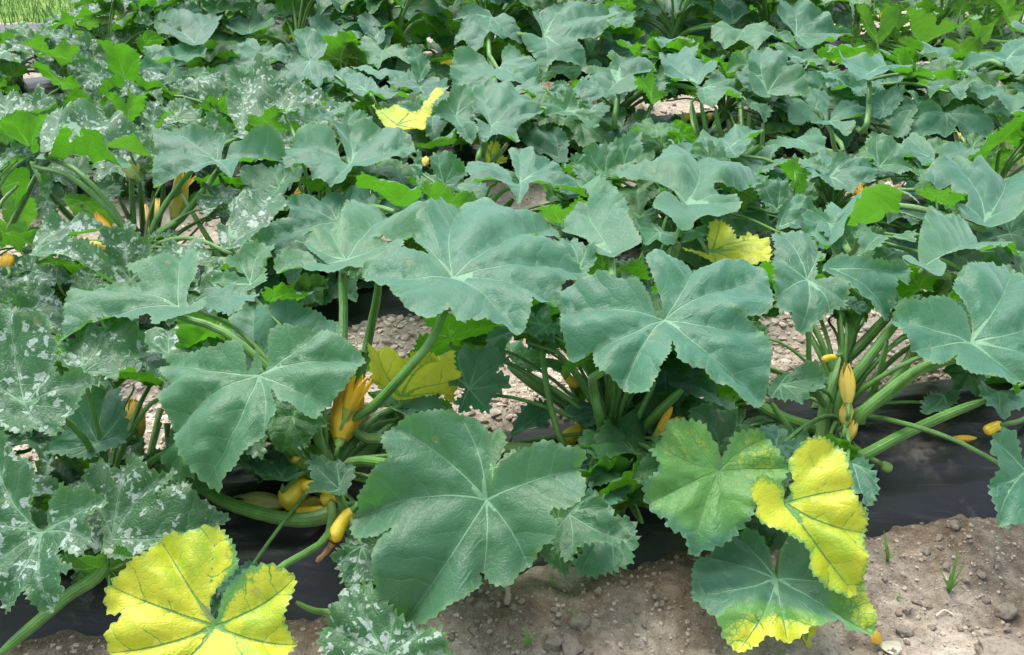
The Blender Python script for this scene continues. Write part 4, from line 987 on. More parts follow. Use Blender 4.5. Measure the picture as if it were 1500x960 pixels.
# ---- fourth row and beyond --------------------------------------------------------------------------------------
T('W3', 'g', (365, 198), .31, '345,150 298,95 380,60 480,15 540,40 630,65 680,60 740,80 755,120 740,140 765,170 700,190 720,210 640,245 590,240 545,237 590,300 595,355 520,360 430,345 400,370 370,400 330,380 300,320 245,270 250,230 290,200 350,207', row=3, tilt=26)
T('W2', 'g', (1380, 92), .31, '1170,120 1210,75 1290,50 1370,55 1400,85 1450,80 1500,110 1540,170 1560,230 1490,215 1430,240 1380,215 1345,250 1320,320 1270,310 1250,250 1215,230 1180,250 1195,190 1230,110', row=3, tilt=20, pet=[(1370, 220), (1380, 350)])
T('R3', 'g', (270, 127), .28, '130,125 180,110 250,125 280,110 330,110 420,140 480,160 500,200 450,200 410,170 370,180 330,230 280,220 240,180 200,220 160,190 130,175', row=3)
T('W3', 'g', (1380, 132), .26, '1290,80 1310,30 1390,10 1490,20 1550,50 1480,90 1440,100 1400,135 1350,125', row=3)
T('W3', 'g', (1200, 10), .29, '1020,40 1080,0 1200,-10 1260,0 1340,40 1280,50 1290,95 1240,60 1180,60 1110,110 1070,80', row=3)
T('W3', 'g', (940, 30), .29, '850,10 950,15 1010,50 980,105 930,80 880,50', row=3)
T('W3', 'g', (1000, 90), .2, '855,190 880,110 940,85 1020,90 1070,140 1080,200 970,220', row=3)
T('W3', 'g', (850, 75), .27, '760,90 850,55 930,70 900,100 830,105 780,120', row=3)
T('W3', 'g', (520, 362), .21, '350,430 420,370 520,350 640,350 690,380 600,400 540,440 420,450 380,480', row=3)
T('W2', 'g', (500, 195), .29, '380,110 450,105 500,140 560,160 640,165 710,195 650,230 560,230 510,210 440,215 400,190 390,150', row=3)
T('W2', 'g', (790, 268), .28, '640,250 700,210 760,240 788,262 850,245 920,280 945,350 920,370 880,320 870,350 800,380 780,415 720,370 700,310 660,285', row=3, tilt=22)
T('W2', 'g', (760, 235), .27, '670,110 740,110 800,160 800,210 770,240 720,210 670,180', row=3, tilt=30)
T('W2', 'u', (1010, 90), .28, '880,190 920,130 1000,70 1060,90 1120,140 1180,220 1180,290 1110,290 1060,190 1030,240 1050,320 980,240 920,180', row=3)
T('W2', 'g', (920, 42), .30, '800,90 830,50 900,40 950,0 1050,10 1130,60 1140,110 1090,120 1040,90 1000,60 950,100 900,80 850,130 810,110', row=3, pet=[(895, 100), (890, 240)])
T('W2', 'g', (60, 185), .29, '0,70 60,85 120,120 200,140 190,180 100,190 0,190 -60,170 -100,140 -50,110', row=3)
T('W2', 'g', (240, 62), .29, '130,90 200,60 210,10 290,0 360,0 415,55 360,90 300,110 220,115 150,115', row=3)
T('W2', 'g', (120, 290), .28, '0,260 40,220 100,230 115,262 110,288 170,270 230,255 270,300 240,350 150,330 110,340 60,385 20,350 -20,310 -30,280', row=3, pet=[(140, 340), (230, 450)])
T('W1', 'g', (1070, 235), .31, '850,60 930,80 1000,90 1090,100 1200,90 1230,120 1200,170 1150,220 1100,260 1070,245 1000,240 900,200 850,165 920,150 1000,160', row=3)
T('W1', 'g', (1095, 255), .29, '1010,220 1090,230 1140,290 1130,350 1040,350 960,390 880,400 830,370 880,340 800,330 870,310 960,300', row=3)
T('W1', 'u', (800, 240), .28, '740,240 790,180 860,190 915,215 880,260 810,310 760,270', row=3)
T('W1', 'u', (380, 330), .28, '130,220 230,230 290,270 380,250 430,290 390,350 360,390 290,330 200,260', row=3)
T('W1', 'u', (560, 130), .25, '380,170 430,130 540,100 640,100 560,150 450,200 390,210', row=3)
T('W1', 'm', (700, 230), .24, '600,200 680,160 760,140 800,170 740,230 710,280 640,260', row=3)
T('W4', 'g', (248, 195), .28, '130,90 160,40 230,15 290,40 310,80 400,100 450,160 560,170 540,210 480,230 420,270 320,300 270,270 245,235 240,180 180,140', row=3, tilt=26)
T('W4', 'g', (480, 60), .24, '410,60 470,50 550,90 550,160 480,165 440,110', row=3)
for hb, z_, pp in [((700, 245), .27, '690,240 640,190 610,130 580,30 640,60 680,130 700,180 730,100 740,50 780,70 830,110 780,180 720,242'),
                   ((940, 262), .27, '930,250 880,190 850,90 900,90 960,150 1030,110 1020,170 1080,140 1160,170 1280,150 1210,190 1080,210 1000,230 960,258'),
                   ((1280, 250), .27, '1260,240 1200,150 1190,70 1250,100 1280,150 1360,100 1340,170 1310,230'),
                   ((1420, 160), .25, '1410,140 1380,60 1340,10 1400,0 1440,60 1500,40 1480,110 1440,170'),
                   ((620, 280), .22, '555,250 620,235 690,260 650,300 590,280'),
                   ((870, 280), .22, '810,230 870,210 920,230 900,280 840,270'),
                   ((1150, 300), .22, '1050,290 1100,220 1200,215 1290,280 1230,320 1130,310'),
                   ((960, 70), .22, '870,20 940,10 1000,20 1060,60 1040,90 960,70 900,50')]:
    T('W4', 'zu', hb, z_, pp, row=3)

# ------------------------------------------------------------------ stalks seen on their own between the leaves
def S(pts, w, zt, zb=.11, mat='pet', row=0):
    pts = [float(t) for t in pts.replace(',', ' ').split()]; pts = list(zip(pts[::2], pts[1::2]))
    zz = np.linspace(zt, zb, len(pts))
    P = [at_z(*p, z) for p, z in zip(pts, zz)]
    pl = nearest_plant(P[-1], None, row)
    r = w * .41 / FPX * np.linalg.norm(P[len(P) // 2] - CAMP)
    pp = spline(P[::-1], 16)
    add_stalk(pl['obj'], pp, r * 1.2, r * .9, Matrix.Translation(-Vector(pl['base'])), 11, mat)
S('556,400 552,437 543,480 530,540 500,640', 15, .40, .12)
S('668,540 653,558 627,587 560,640 500,690', 20, .24, .12)
S('745,537 790,570 833,597 880,640', 17, .17, .11)
S('790,480 797,540 807,597 825,650 860,680', 11, .32, .10)
S('1000,570 965,605 937,637 905,680', 18, .26, .10)
S('1280,425 1263,447 1235,520 1212,590 1205,640', 19, .36, .10)
S('1310,455 1297,467 1255,512 1212,553 1200,600', 17, .34, .12)
S('1320,465 1303,485 1265,535 1230,583 1222,630', 17, .36, .11)
S('1300,500 1290,540 1277,580 1260,620', 10, .30, .10)
S('1420,520 1350,540 1300,575 1250,617 1235,640', 20, .36, .11)
S('1100,585 1130,605 1170,622 1215,632', 20, .16, .10)
S('1443,587 1390,607 1317,640 1263,668 1240,665', 17, .22, .10)
S('1130,590 1150,620 1175,650 1210,660', 12, .20, .09)
S('187,660 235,680 277,702 333,737 400,757 450,762 500,748', 20, .17, .11)
S('397,625 425,655 450,685 478,712', 34, .26, .11)
S('410,597 435,620 462,645 480,700', 14, .30, .11)
S('440,600 452,640 470,690', 12, .30, .11)
S('0,957 50,915 100,872 143,843 165,800', 20, .10, .20)
S('375,500 405,560 430,610 470,680', 13, .36, .12)
S('865,520 872,580 893,645 900,690', 13, .30, .10)
S('855,560 880,600 905,660', 12, .22, .10)
S('960,560 940,600 918,650 905,690', 11, .26, .10)
S('930,610 925,640 912,680', 9, .2, .10)
S('835,660 870,672 905,690', 11, .12, .09)
S('700,655 745,665 800,668', 9, .10, .08)
S('212,700 222,650 235,600', 8, .08, .16)
S('218,690 223,660 232,620', 9, .08, .14)
S('250,690 246,650 245,620', 8, .09, .16)
S('190,665 188,620 190,585', 7, .10, .18)
S('433,882 455,893 482,898', 9, .14, .10)
for p, w in (('192,261 194,300 197,340 206,365', 10), ('205,268 208,310 211,345', 9), ('176,292 188,318 205,345', 8), ('240,270 236,310 226,352', 8), ('225,280 222,320 220,360', 7)):
    S(p, w, .30, .11, 'pet', 1)
S('317,253 290,290 255,330 222,368', 11, .33, .11, 'pet', 1)
S('266,285 290,325 310,358 328,386', 9, .27, .14, 'pet', 1)
S('57,250 40,285 22,320 10,348', 10, .33, .12, 'pet', 1)
S('45,237 70,280 95,310 120,335', 9, .35, .14, 'pet', 1)
S('50,372 25,393 -10,412', 15, .26, .12, 'pet', 1)
S('322,258 335,285 348,300', 9, .3, .14, 'pet', 1)
S('420,310 455,265 470,250', 12, .15, .3, 'pet', 1)
S('530,262 510,290 490,330', 12, .3, .12, 'pet', 1)
S('751,292 740,305 729,318', 12, .2, .14, 'pet', 1)
S('995,350 985,385 975,420', 14, .3, .1, 'pet', 1)
for p, w in (('1013,150 1020,185 1028,210', 8), ('1027,150 1033,185 1040,212', 8), ('1048,160 1054,190 1062,212', 8), ('1066,175 1070,195 1076,212', 7), ('1085,140 1086,180 1089,215', 9), ('1118,180 1117,205 1114,225', 7),
             ('1000,165 1006,190 1015,208', 7), ('1098,165 1096,190 1092,214', 6), ('905,141 903,165 900,190', 8), ('957,149 947,170 936,192', 8), ('715,60 716,75 719,95', 7), ('810,40 808,65 806,90', 6),
             ('1272,123 1268,160 1265,200', 8), ('1218,190 1222,215 1228,232', 8), ('1475,190 1470,205 1466,225', 9), ('1400,195 1403,210 1406,225', 8), ('1458,190 1455,205 1450,225', 10), ('712,205 707,225 702,240', 12), ('744,210 730,228 716,244', 8)):
    S(p, w, .24, .12, 'pet', 2)

# ------------------------------------------------------------------ under-canopy leaves and the far rows
def sprout_outline(g, kind):
    if kind == 'g': a = [(0, 1.0), (26, .80), (50, .94), (80, .72), (108, .84), (138, .74), (160, .62), (172, .34), (179, .07)]
    elif kind == 'm': a = [(0, 1.05), (24, .60), (46, .95), (72, .55), (98, .86), (130, .62), (155, .60), (171, .3), (179, .07)]
    else: a = [(0, 1.15), (20, .34), (42, 1.0), (66, .32), (90, .9), (118, .40), (140, .62), (168, .25), (179, .07)]
    out = [(t + g.uniform(-4, 4), r * g.uniform(.9, 1.1)) for t, r in a] + [(360 - t + g.uniform(-4, 4), r * g.uniform(.9, 1.1)) for t, r in reversed(a[1:])]
    return np.array([(math.sin(R(t)) * r, math.cos(R(t)) * r) for t, r in out])
TEMPL = {}
for kd in 'gmz':
    TEMPL[kd] = []
    for k in range(9 if kd != 'z' else 6):
        g = np.random.default_rng(900 + k * 3 + ord(kd))
        O = sprout_outline(g, kd) * .15
        yl = None
        if kd == 'g' and k == 8: yl = lambda u, v, q: q * 0 + .8
        me, size = build_leaf(O, g.uniform(.8, 2.2), 230, 10., 900 + k, kd, {'g': 1., 'm': 1.6, 'z': 1.2}[kd], .015, yl, 1.45, .18)
        TEMPL[kd].append((me, O, size))
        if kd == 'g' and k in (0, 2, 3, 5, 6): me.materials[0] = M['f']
CLEAR = [[float(t) for t in s.replace(',', ' ').split()] for s in (
    '620,960 640,905 690,870 760,860 1000,835 1300,780 1500,730 1500,960', '1265,640 1330,600 1500,585 1500,760 1270,800', '330,715 560,690 530,790 490,900 420,890 350,790',
    '690,570 745,530 850,540 840,660 700,665', '1130,470 1180,500 1290,465 1400,560 1380,620 1100,625', '712,285 790,280 805,318 715,325', '515,440 595,440 605,525 520,520',
    '925,150 1080,150 1090,172 930,172', '0,880 150,860 160,960 0,960', '940,740 1010,760 1020,850 850,860',
    '185,570 215,570 215,640 185,640', '205,600 245,570 245,640 225,650', '485,550 535,550 535,670 485,670', '1220,520 1260,520 1260,640 1220,640', '1200,480 1225,480 1220,640 1195,640',
    '165,300 215,300 215,345 175,345', '255,330 320,330 330,395 290,395', '1325,293 1350,293 1350,312 1325,312', '40,105 75,105 75,145 40,145', '0,0 105,0 100,30 0,45', '930,150 1010,150 1010,170 930,172',
    '240,245 288,245 275,325 240,325', '205,285 240,285 240,340 205,340', '135,305 165,305 168,348 140,345', '116,350 160,350 160,372 116,372', '0,365 25,365 25,400 0,400', '612,225 632,225 632,245 612,245', '1240,270 1325,270 1325,300 1240,300', '685,212 740,212 740,240 685,240', '432,278 455,278 455,295 432,295',)]
CLEAR = [list(zip(c[::2], c[1::2])) for c in CLEAR]
CM = np.zeros(GX.shape, bool)
for c in CLEAR: CM |= in_poly(GX, GY, c)
def free_ok(W):
    p, f = project(W)
    dist = f / 1.0
    ix = (p[:, 0] / DM_S).astype(int); iy = (p[:, 1] / DM_S).astype(int)
    inside = (ix >= 0) & (ix < DMAP.shape[1]) & (iy >= 0) & (iy < DMAP.shape[0])
    ix, iy, dist = ix[inside], iy[inside], dist[inside]
    if len(ix) == 0: return True, False
    dm = DMAP[iy, ix]
    bad = (dist < dm + .03) & (dm < 1e8)
    badc = CM[iy, ix] & (dm > 1e8)
    return not (bad.any() or badc.any()), True
counts = {0: 12, 1: 12, 2: 12, 3: 10, 4: 5}
nfill = 0; FILLED = []
for pi, p in enumerate(PL):
    g = np.random.default_rng(3000 + pi)
    done = 0
    want = counts[p['row']]
    for att in range(240):
        if done >= want: break
        a = g.uniform(0, 2 * math.pi)
        rr = g.uniform(.05, .36); hz = g.uniform(.05, .20) + (.17 if p['row'] >= 3 else .10 if p['row'] == 2 else .06) * g.uniform(0, 1) + .05 * (rr < .2)
        s = g.uniform(.55, 1.15) if p['row'] < 2 else g.uniform(.75, 1.3)
        hub = p['base'] + np.array([math.cos(a) * rr, math.sin(a) * rr * .9, hz])
        tl = R(g.uniform(0, 45)); dirh = np.array([math.cos(a), math.sin(a), 0])
        if p['kind'] == 'z': tl = R(g.uniform(-50, 10))
        n = np.array([dirh[0] * math.sin(tl), dirh[1] * math.sin(tl), math.cos(tl)])
        ey = dirh - n * np.dot(dirh, n); ey /= np.linalg.norm(ey)
        tw = R(g.uniform(-50, 50)); ex = np.cross(ey, n)
        ey, ex = ey * math.cos(tw) + ex * math.sin(tw), ex * math.cos(tw) - ey * math.sin(tw)
        tk = int(g.integers(0, len(TEMPL[p['kind']])))
        if tk == 8: tk = int(g.integers(0, 8))
        me, O, size = TEMPL[p['kind']][tk]
        W = np.concatenate([hub[None] + s * (f_ * O[:, :1] * ex + f_ * O[:, 1:] * ey) for f_ in (0., .45, .8, 1.)])
        if W[:, 2].min() < .0: continue
        ok, vis = free_ok(W)
        if not ok: continue
        if not vis and p['row'] in (0, 1) and g.uniform() < .6: continue
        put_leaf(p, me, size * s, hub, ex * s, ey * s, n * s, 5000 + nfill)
        done += 1; nfill += 1
        pw, dw = project(hub[None] + s * (O[:, :1] * ex + O[:, 1:] * ey)); FILLED.append((pw, dw))

# gaps that the photograph shows closed by leaves: set further leaves of the same plants into them
COV = DMAP < 1e8
def poly_cells(poly):
    x0, y0 = poly.min(0); x1, y1 = poly.max(0)
    sx = slice(max(0, int(x0 / DM_S)), min(GX.shape[1], max(0, int(x1 / DM_S) + 1))); sy = slice(max(0, int(y0 / DM_S)), min(GX.shape[0], max(0, int(y1 / DM_S) + 1)))
    gx, gy = GX[sy, sx], GY[sy, sx]
    if gx.size == 0: return None
    return sy, sx, in_poly(gx, gy, poly)
for W_, d_ in FILLED:
    pc = poly_cells(W_)
    if pc: COV[pc[0], pc[1]] |= pc[2]
g = np.random.default_rng(77)
ngap = 0; stuck = 0
NEED = ~CM
LIM = GY > 0
while ngap < 900 and stuck < 1300:
    miss = np.argwhere(NEED & ~COV)
    if len(miss) < 250: break
    best = None
    for c in range(14):
        iy, ix = miss[g.integers(len(miss))]
        gx, gy = GX[iy, ix], GY[iy, ix]
        r = int(g.integers(0, 5))
        x_ = 0.
        d = rays([(gx, gy)])[0]
        # where the ray passes over row r
        t = 3.
        for _ in range(4): t = (row_y(r, d[0] * t) + 0.) / d[1]
        t *= 1 + g.uniform(-.30, .26) / max(1.5, d[1] * t)
        hub = CAMP + d * t
        if not (.04 < hub[2] < ((.23 if r < 2 else .25 if r == 2 else .32) + (.09 if stuck > 350 else 0))): continue
        pl = nearest_plant(hub, None, r)
        dd = np.linalg.norm((hub - pl['base'])[:2])
        if dd > .46: continue
        kd = pl['kind']
        tk = int(g.integers(0, 8 if kd == 'g' else len(TEMPL[kd])))
        me, O, size = TEMPL[kd][tk]
        s = g.uniform(.30, 1.05) if r < 2 else g.uniform(.40, 1.2)
        elev = math.asin(-d[2] / np.linalg.norm(d))
        if g.uniform() < (.30 if r < 3 else .36) or kd == 'z' and g.uniform() < .6: tl = -(elev + R(g.uniform(15, 50)))
        else: tl = R(g.uniform(-8, 42))
        rl = R(g.uniform(-30, 30))
        n = np.array([math.sin(rl), -math.sin(tl) * math.cos(rl), math.cos(tl) * math.cos(rl)])
        ex = np.array([1., 0, 0]); ex = ex - n * np.dot(ex, n); ex /= np.linalg.norm(ex); ey = np.cross(n, ex)
        tw = g.uniform(0, 6.28) if tl < 0 else math.pi + g.normal(0, .9)
        ex, ey = ex * math.cos(tw) + ey * math.sin(tw), ey * math.cos(tw) - ex * math.sin(tw)
        off = O[int(g.integers(len(O)))] * g.uniform(0, .7) * s
        hub = hub - off[0] * ex - off[1] * ey
        W = hub[None] + s * (O[:, :1] * ex + O[:, 1:] * ey)
        if W[:, 2].min() < .01 or hub[2] > .36: continue
        poly, dep = project(W)
        pc = poly_cells(poly)
        if pc is None: continue
        sy, sx, ins = pc
        tot = ins.sum()
        if tot < 12: continue
        dm = DMAP[sy, sx]
        front = (ins & (dep.mean() < dm + .02) & (dm < 1e8)).sum()
        clr = (ins & CM[sy, sx] & (dm > 1e8)).sum()
        if front > .06 * tot or clr > .03 * tot: continue
        new = (ins & ~COV[sy, sx] & NEED[sy, sx]).sum()
        if new < 8: continue
        sco = new * (.5 + .5 * new / tot)
        if best is None or sco > best[0]: best = (sco, pl, me, size, s, hub, ex, ey, n, pc)
    if best is None: stuck += 1; continue
    _, pl, me, size, s, hub, ex, ey, n, pc = best
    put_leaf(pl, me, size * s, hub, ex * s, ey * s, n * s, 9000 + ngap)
    COV[pc[0], pc[1]] |= pc[2]
    ngap += 1
print('filler leaves', nfill, 'gap leaves', ngap, 'open', (NEED & ~COV).mean())

# ------------------------------------------------------------------ blossoms and fruit
def petal_mesh(L, prof, half, flare, k, mat, seed, n=10, m=7):
    """one of five petals: a curved strip wrapped round the flower's axis (+Z)"""
    g = np.random.default_rng(seed)
    V = []; mid = []; al = []
    ph = 2 * math.pi * k / 5
    for i in range(n):
        t = i / (n - 1)
        r = np.interp(t, *prof)
        hw = half * (1 if t < .55 else max(.04, 1 - ((t - .55) / .45) ** 1.6))
        for j in range(m):
            q = j / (m - 1) * 2 - 1
            a = ph + q * hw + .5 * flare[1] * t * t
            rr = r * (1 + .12 * (1 - abs(q)) - .05 * abs(q)) + L * .022 * math.sin(q * 9 + seed + 3 * t) * t
            z = L * t * (1 - .25 * flare[0] * t) + L * .045 * t * math.sin(q * 5 + k * 2 + seed)
            V.append((rr * math.cos(a), rr * math.sin(a), z)); mid.append(q); al.append(t)
    i = (np.arange(n - 1)[:, None] * m + np.arange(m - 1)[None]).ravel()
    F = np.stack([i, i + 1, i + m + 1, i + m], 1)
    me = mesh_from('petal', V, F, M[mat]); vattr(me, 'mid', mid); vattr(me, 'along', al)
    return me
def aim(o, a, b, base):
    d = Vector(b) - Vector(a)
    o.matrix_basis = Matrix.Translation(Vector(a) - Vector(base)) @ d.to_track_quat('Z', 'Y').to_matrix().to_4x4()
    return d.length
def flower(p0, z0, p1, z1, w, mat='yellowpet', style='closed', row=0, label=None, stalk=True, seed=0):
    a, b = at_z(*p0, z0), at_z(*p1, z1)
    pl = nearest_plant(a, None, row)
    e = bpy.data.objects.new('flower', None); e.empty_display_size = .02; col.objects.link(e); e.parent = pl['obj']
    if label: e['label'] = label
    L = aim(e, a, b, pl['base'])
    rw = w * .5 / FPX * np.linalg.norm(a - CAMP)
    if style == 'closed': prof = ([0, .2, .5, .75, .9, 1], [rw * .45, rw * .85, rw, rw * .75, rw * .45, rw * .28]); half, fl = R(38), (0, .8)
    elif style == 'half': prof = ([0, .25, .6, .85, 1], [rw * .35, rw * .6, rw * .85, rw * 1., rw * 1.15]); half, fl = R(37), (.1, .5)
    else: prof = ([0, .25, .55, .8, 1], [rw * .2, rw * .35, rw * .6, rw * 1.05, rw * 1.5]); half, fl = R(36), (.5, .2)
    for k in range(5): link('petal', petal_mesh(L, prof, half, fl, k, mat, seed + k * 7), e)
    V, F, an, al = tube([(0, 0, -rw * .5), (0, 0, -rw * .1), (0, 0, L * .10), (0, 0, L * .2)], [rw * .22, rw * .38, rw * .48, rw * .62], 10)
    link('calyx', mesh_from('calyx', V, F, M['calyx']), e)
    if stalk:
        inv = (Matrix.Translation(Vector(pl['base'])) @ e.matrix_basis).inverted()
        d = (b - a) / np.linalg.norm(b - a)
        st = spline([pl['base'] + [.01, -.01, .0], pl['base'] * .5 + a * .5 - [0, 0, .012], a - d * .03, a], 9)
        add_stalk(e, st, .004, .0045, inv, 7, 'pet', 'stem')
def fruit(p0, z0, p1, z1, w, mat='fruit', row=0, bend=.12, neck=.6, tip=None, label=None, name='fruit'):
    """p0 = stem end, p1 = blossom end"""
    a, b = at_z(*p0, z0), at_z(*p1, z1)
    pl = nearest_plant(a, None, row)
    L = np.linalg.norm(b - a); rw = w * .5 / FPX * np.linalg.norm(a - CAMP)
    t = np.linspace(0, 1, 16)
    side = np.cross((b - a) / L, [0, 0, 1]); 
    path = a + (b - a) * t[:, None] + side * (bend * L * np.sin(t * math.pi))[:, None]
    rad = rw * np.interp(t, [0, .04, .2, .45, .7, .88, .96, 1], [.12, .5 * neck + .1, neck, .82 * (neck + 1) / 1.7, 1, .92, .6, .08])
    V, F, an, al = tube(path - pl['base'], rad, 14, .025)
    me = mesh_from(name, V, F, M[mat]); o = link(name, me, pl['obj'])
    if label: o['label'] = label
    d = (path[1] - path[0]) / np.linalg.norm(path[1] - path[0])
    st = spline([pl['base'], pl['base'] * .4 + a * .6 + [0, 0, -.01], a - d * .01, a + d * .012], 9) - pl['base']
    V, F, an, al = tube(st, np.linspace(.006, max(.004, rw * .45), 9), 8)
    m2 = mesh_from('stem', V, F, M['pet']); vattr(m2, 'ang', an); vattr(m2, 'along', al); link('stem', m2, o)
    if tip:
        c = at_z(*tip[0], tip[1]); pth = spline([b, b * .6 + c * .4 + [0, 0, -.003], c], 8) - pl['base']
        V, F, an, al = tube(pth, rw * np.array([.55, .45, .38, .42, .36, .3, .4, .22]), 9, .2)
        link('withered_flower', mesh_from('withered_flower', V, F, M['wither']), o)
    return o
# nearest row, left squash plant
flower((498, 645), .20, (522, 556), .27, 44, 'orange', 'closed', label='tall orange blossom', seed=3)
flower((506, 612), .24, (530, 548), .31, 30, 'orange', 'half', seed=9)
fruit((510, 645), .16, (492, 672), .13, 22, neck=.8)
fruit((452, 703), .135, (410, 738), .12, 36, neck=.75, bend=-.08, label='fat pale yellow squash')
fruit((500, 728), .14, (470, 735), .12, 22, neck=.8)
flower((412, 738), .115, (344, 732), .11, 27, 'palepet', 'closed', label='pale closed blossom with orange tips lying on the film', stalk=False, seed=5)
flower((470, 735), .10, (415, 748), .095, 24, 'yellowpet', 'closed', stalk=False, seed=6)
fruit((518, 745), .19, (488, 795), .16, 22, neck=.8, bend=.1, tip=((464, 823), .13), label='slim yellow squash with a withered brown tip')
fruit((492, 722), .15, (440, 712), .15, 17, neck=.85, bend=.1)
fruit((480, 745), .11, (432, 752), .10, 18, neck=.85, bend=-.06)
flower((438, 672), .2, (425, 675), .2, 10, 'yellowpet', 'closed', stalk=False)
flower((203, 640), .18, (194, 585), .23, 27, 'yellowpet', 'closed', row=0, label='closed yellow blossom upright beside mottled leaves', seed=8)
flower((48, 765), .12, (72, 735), .14, 34, 'orange', 'half', row=0, stalk=False, seed=2)
# nearest row, middle plant
fruit((858, 628), .13, (828, 648), .11, 26, neck=.8, label='short bright yellow squash')
fruit((824, 538), .17, (850, 568), .15, 15, neck=.8)
flower((962, 640), .17, (995, 606), .21, 34, 'orange', 'half', label='orange blossom behind the yellowing leaf', seed=12)
fruit((900, 690), .10, (880, 684), .09, 15, 'calyx', neck=.9)
fruit((925, 690), .10, (918, 672), .11, 12, neck=.9)
# nearest row, right plant
flower((1242, 592), .22, (1240, 534), .27, 22, 'yellowpet', 'closed', label='tall yellow blossom between thick stalks', seed=15)
flower((1238, 622), .18, (1242, 588), .21, 19, 'yellowpet', 'closed', seed=17)
flower((1240, 645), .15, (1252, 614), .18, 19, 'yellowpet', 'closed', seed=19)
fruit((1228, 523), .26, (1205, 528), .26, 10, neck=.8)
fruit((1165, 660), .10, (1148, 668), .08, 20, neck=.9)
fruit((1470, 622), .14, (1442, 634), .12, 15, neck=.9)
flower((1428, 642), .11, (1390, 643), .10, 9, 'orange', 'closed', stalk=False)
fruit((1290, 680), .10, (1304, 686), .09, 15, 'calyx', neck=.9)
# second row
flower((256, 322), .20, (270, 252), .27, 23, 'yellowpet', 'closed', row=1, label='closed yellow blossom with striped flared top', seed=21)
flower((256, 285), .25, (275, 250), .29, 24, 'yellowpet', 'half', row=1, stalk=False, seed=22)
flower((230, 322), .17, (231, 292), .20, 14, 'yellowpet', 'closed', row=1, seed=23)
flower((214, 335), .15, (214, 300), .18, 9, 'yellowpet', 'closed', row=1, seed=24)
flower((162, 343), .24, (139, 311), .27, 13, 'orange', 'closed', row=1, seed=25)
flower((155, 365), .27, (120, 359), .28, 17, 'yellowpet', 'closed', row=1, stalk=False, seed=26)
flower((12, 392), .24, (10, 372), .26, 18, 'orange', 'closed', row=1, seed=27)
flower((88, 402), .14, (68, 400), .14, 15, 'palepet', 'closed', row=1, stalk=False, seed=28)
fruit((70, 402), .14, (28, 400), .13, 17, 'zuc', row=1, bend=0, neck=.95, label='dark green zucchini', name='fruit')
flower((205, 262), .31, (190, 245), .33, 22, 'palepet', 'half', row=1, stalk=False, seed=29)
flower((430, 292), .2, (446, 282), .22, 20, 'orange', 'half', row=1, seed=30)
flower((622, 242), .26, (625, 230), .27, 11, 'yellowpet', 'closed', row=1, stalk=False, seed=31)
flower((1268, 296), .18, (1256, 275), .2, 20, 'orange', 'half', row=1, label='browned orange petals under a grey-green leaf', seed=32)
flower((1308, 288), .18, (1318, 276), .19, 12, 'orange', 'half', row=1, stalk=False, seed=33)
flower((1160, 158), .2, (1165, 150), .2, 9, 'yellowpet', 'closed', row=2, stalk=False, seed=34)
# farther rows: spots of yellow fruit and blossom
for q in ((655, 93, 20, 'f'), (674, 90, 10, 'o'), (668, 102, 12, 'y'), (510, 83, 8, 'o'), (425, 53, 8, 'o'), (506, 128, 12, 'y'), (1010, 172, 20, 'f'), (1222, 84, 12, 'o'), (1220, 3, 9, 'o'), (745, 33, 8, 'o'),
          (225, 91, 9, 'y'), (1038, 170, 8, 'y'), (1435, 222, 9, 'y'), (1430, 205, 8, 'y'), (1402, 200, 9, 'y'), (860, 40, 7, 'y'), (1290, 24, 8, 'o'), (1117, 8, 8, 'y'), (943, 190, 8, 'y')):
    rw_ = 3 if q[1] < 100 else 2
    if q[3] == 'f': fruit((q[0] + 12, q[1] - 3), .14, (q[0] - 12, q[1] + 3), .13, 11, row=rw_, neck=.8)
    else: flower((q[0], q[1] + q[2] * .6), .18, (q[0] + 3, q[1] - q[2] * .6), .20, q[2] * .9, {'o': 'orange', 'y': 'yellowpet'}[q[3]], 'closed', row=rw_, stalk=False, seed=40 + q[0])

# ------------------------------------------------------------------ small things on the bare soil
def on_ground(x, y):
    z = .02
    for _ in range(4):
        P = at_z(x, y, z); z = float(ground_z(np.array([P[0]]), np.array([P[1]]))[0])
    return np.array([P[0], P[1], z])
def weed(px, py, hpx, nbl, label, seed, spread=.5):
    P = on_ground(px, py); g = np.random.default_rng(seed)
    e = bpy.data.objects.new('grass_weed', None); e.empty_display_size = .02; col.objects.link(e); e.location = P
    tag(e, label, 'weed', 'small grassy weeds in front of the nearest bed')
    H = hpx / FPX * np.linalg.norm(P - CAMP) * 1.25
    for k in range(nbl):
        a = g.uniform(0, 6.28) if nbl > 3 else 2.1 * k + g.uniform(-.4, .4)
        l = H * g.uniform(.6, 1.05); w = H * g.uniform(.028, .05); sp = spread * g.uniform(.5, 1.3)
        d = np.array([math.cos(a), math.sin(a), 0]); sd_ = np.array([-d[1], d[0], 0])
        V = []
        for i in range(7):
            t = i / 6; c = d * l * sp * t ** 1.4 + np.array([0, 0, l * (t - .35 * sp * t * t) - .004])
            ww = w * math.sin(math.pi * min(1, .18 + t * .82)) * (1 if t < 1 else 0)
            V += [c - sd_ * ww, c + np.array([0, 0, -ww * .35]), c + sd_ * ww]
        i = np.arange(6) * 3
        F = np.concatenate([np.stack([i, i + 1, i + 4, i + 3], 1), np.stack([i + 1, i + 2, i + 5, i + 4], 1)])
        link('blade', mesh_from('blade', V, F, M['weed']), e)
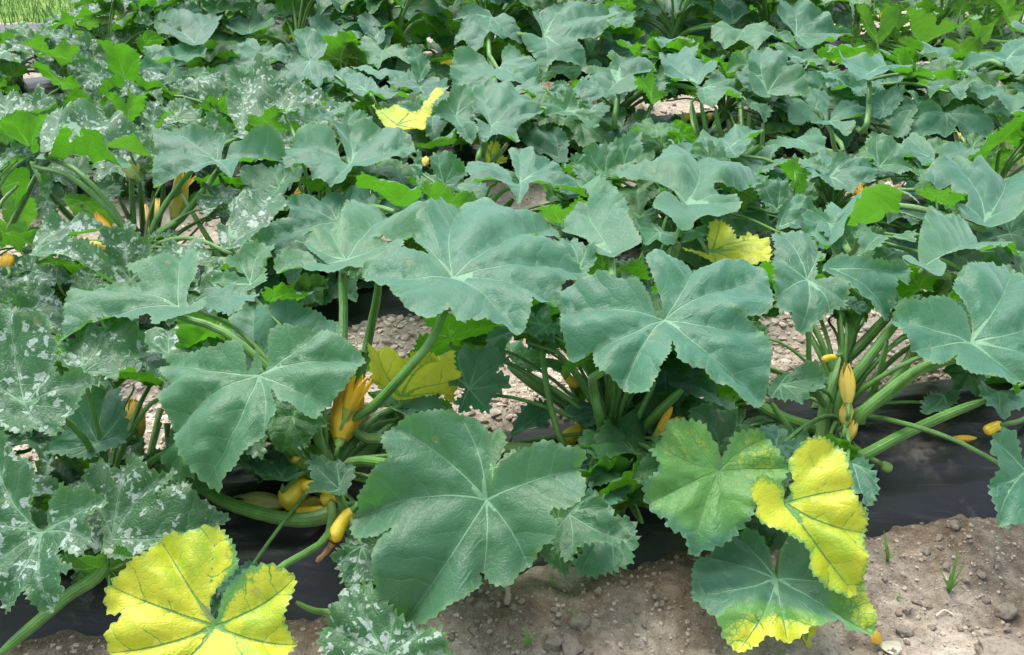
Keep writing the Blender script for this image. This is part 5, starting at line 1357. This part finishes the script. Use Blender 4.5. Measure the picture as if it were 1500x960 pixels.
for args in ((771, 950, 36, 5, 'grassy weed sprouting left of the big round clod, bottom edge'), (842, 903, 16, 6, 'low spreading weed on the bank above the pale clods'), (928, 912, 16, 4, 'tiny weed on the dark moist soil left of the speckled leaf'),
             (1300, 822, 42, 6, 'tall grassy weed at the film edge right of the yellow leaf'), (1390, 868, 56, 6, 'tallest grassy weed alone on the soil bank at right'), (1312, 876, 14, 5, 'very small weed right of the yellow leaf tip'),
             (813, 862, 34, 3, 'thin grass blade against the black film in the middle'), (733, 906, 10, 3, 'tiny weed under the tip of the biggest leaf'), (875, 924, 9, 3, 'tiny weed right of the two pale clods')):
    weed(*args, seed=args[0], spread=.9 if args[2] < 20 else .45)

P = on_ground(1288, 948) + np.array([0, 0, .012])
e = bpy.data.objects.new('fallen_flower', None); e.empty_display_size = .02; col.objects.link(e); e.location = P
tag(e, 'fallen withered blossom with one orange and one white petal lying on the soil', 'flower')
for ang, mt, ln in ((62, 'whitepet', .040), (-60, 'orange', .036), (88, 'whitepet', .034)):
    me = petal_mesh(ln, ([0, .3, .7, 1], [.005, .013, .017, .008]), R(75), (0, .3), 0, mt, int(ang) + 99)
    o = link('petal', me, e); o.rotation_euler = (R(20), R(ang), R(-30))
P0, P1 = on_ground(742, 890), on_ground(742, 866)
V, F, an, al = tube(spline([P0 + [0, 0, .004], P0 * .5 + P1 * .5 + [.002, 0, .010], P1 + [0, .01, .03]], 9), np.array([.002, .0062, .0068, .006, .005, .0045, .004, .0035, .003]), 9, .1)
o = link('dry_stalk', mesh_from('dry_stalk', V, F, M['clod'])); tag(o, 'stubby grey dried stalk poking from the soil under the biggest leaf tip', 'stalk')
P0, P1, P2 = on_ground(1370, 905), on_ground(1382, 899), on_ground(1396, 903)
V, F, an, al = tube(spline([P0 + [0, 0, .004], P1 + [0, 0, .008], P2 + [0, 0, .004]], 9), np.full(9, .0017), 6, 0)
o = link('straw_piece', mesh_from('straw_piece', V, F, M['straw'])); tag(o, 'thin pale bent straw lying on the soil at lower right', 'straw')
P0, P1 = on_ground(690, 882), on_ground(665, 868)
print('objects', len(bpy.data.objects), 'tris', sum(len(m.polygons) for m in bpy.data.meshes) * 2)
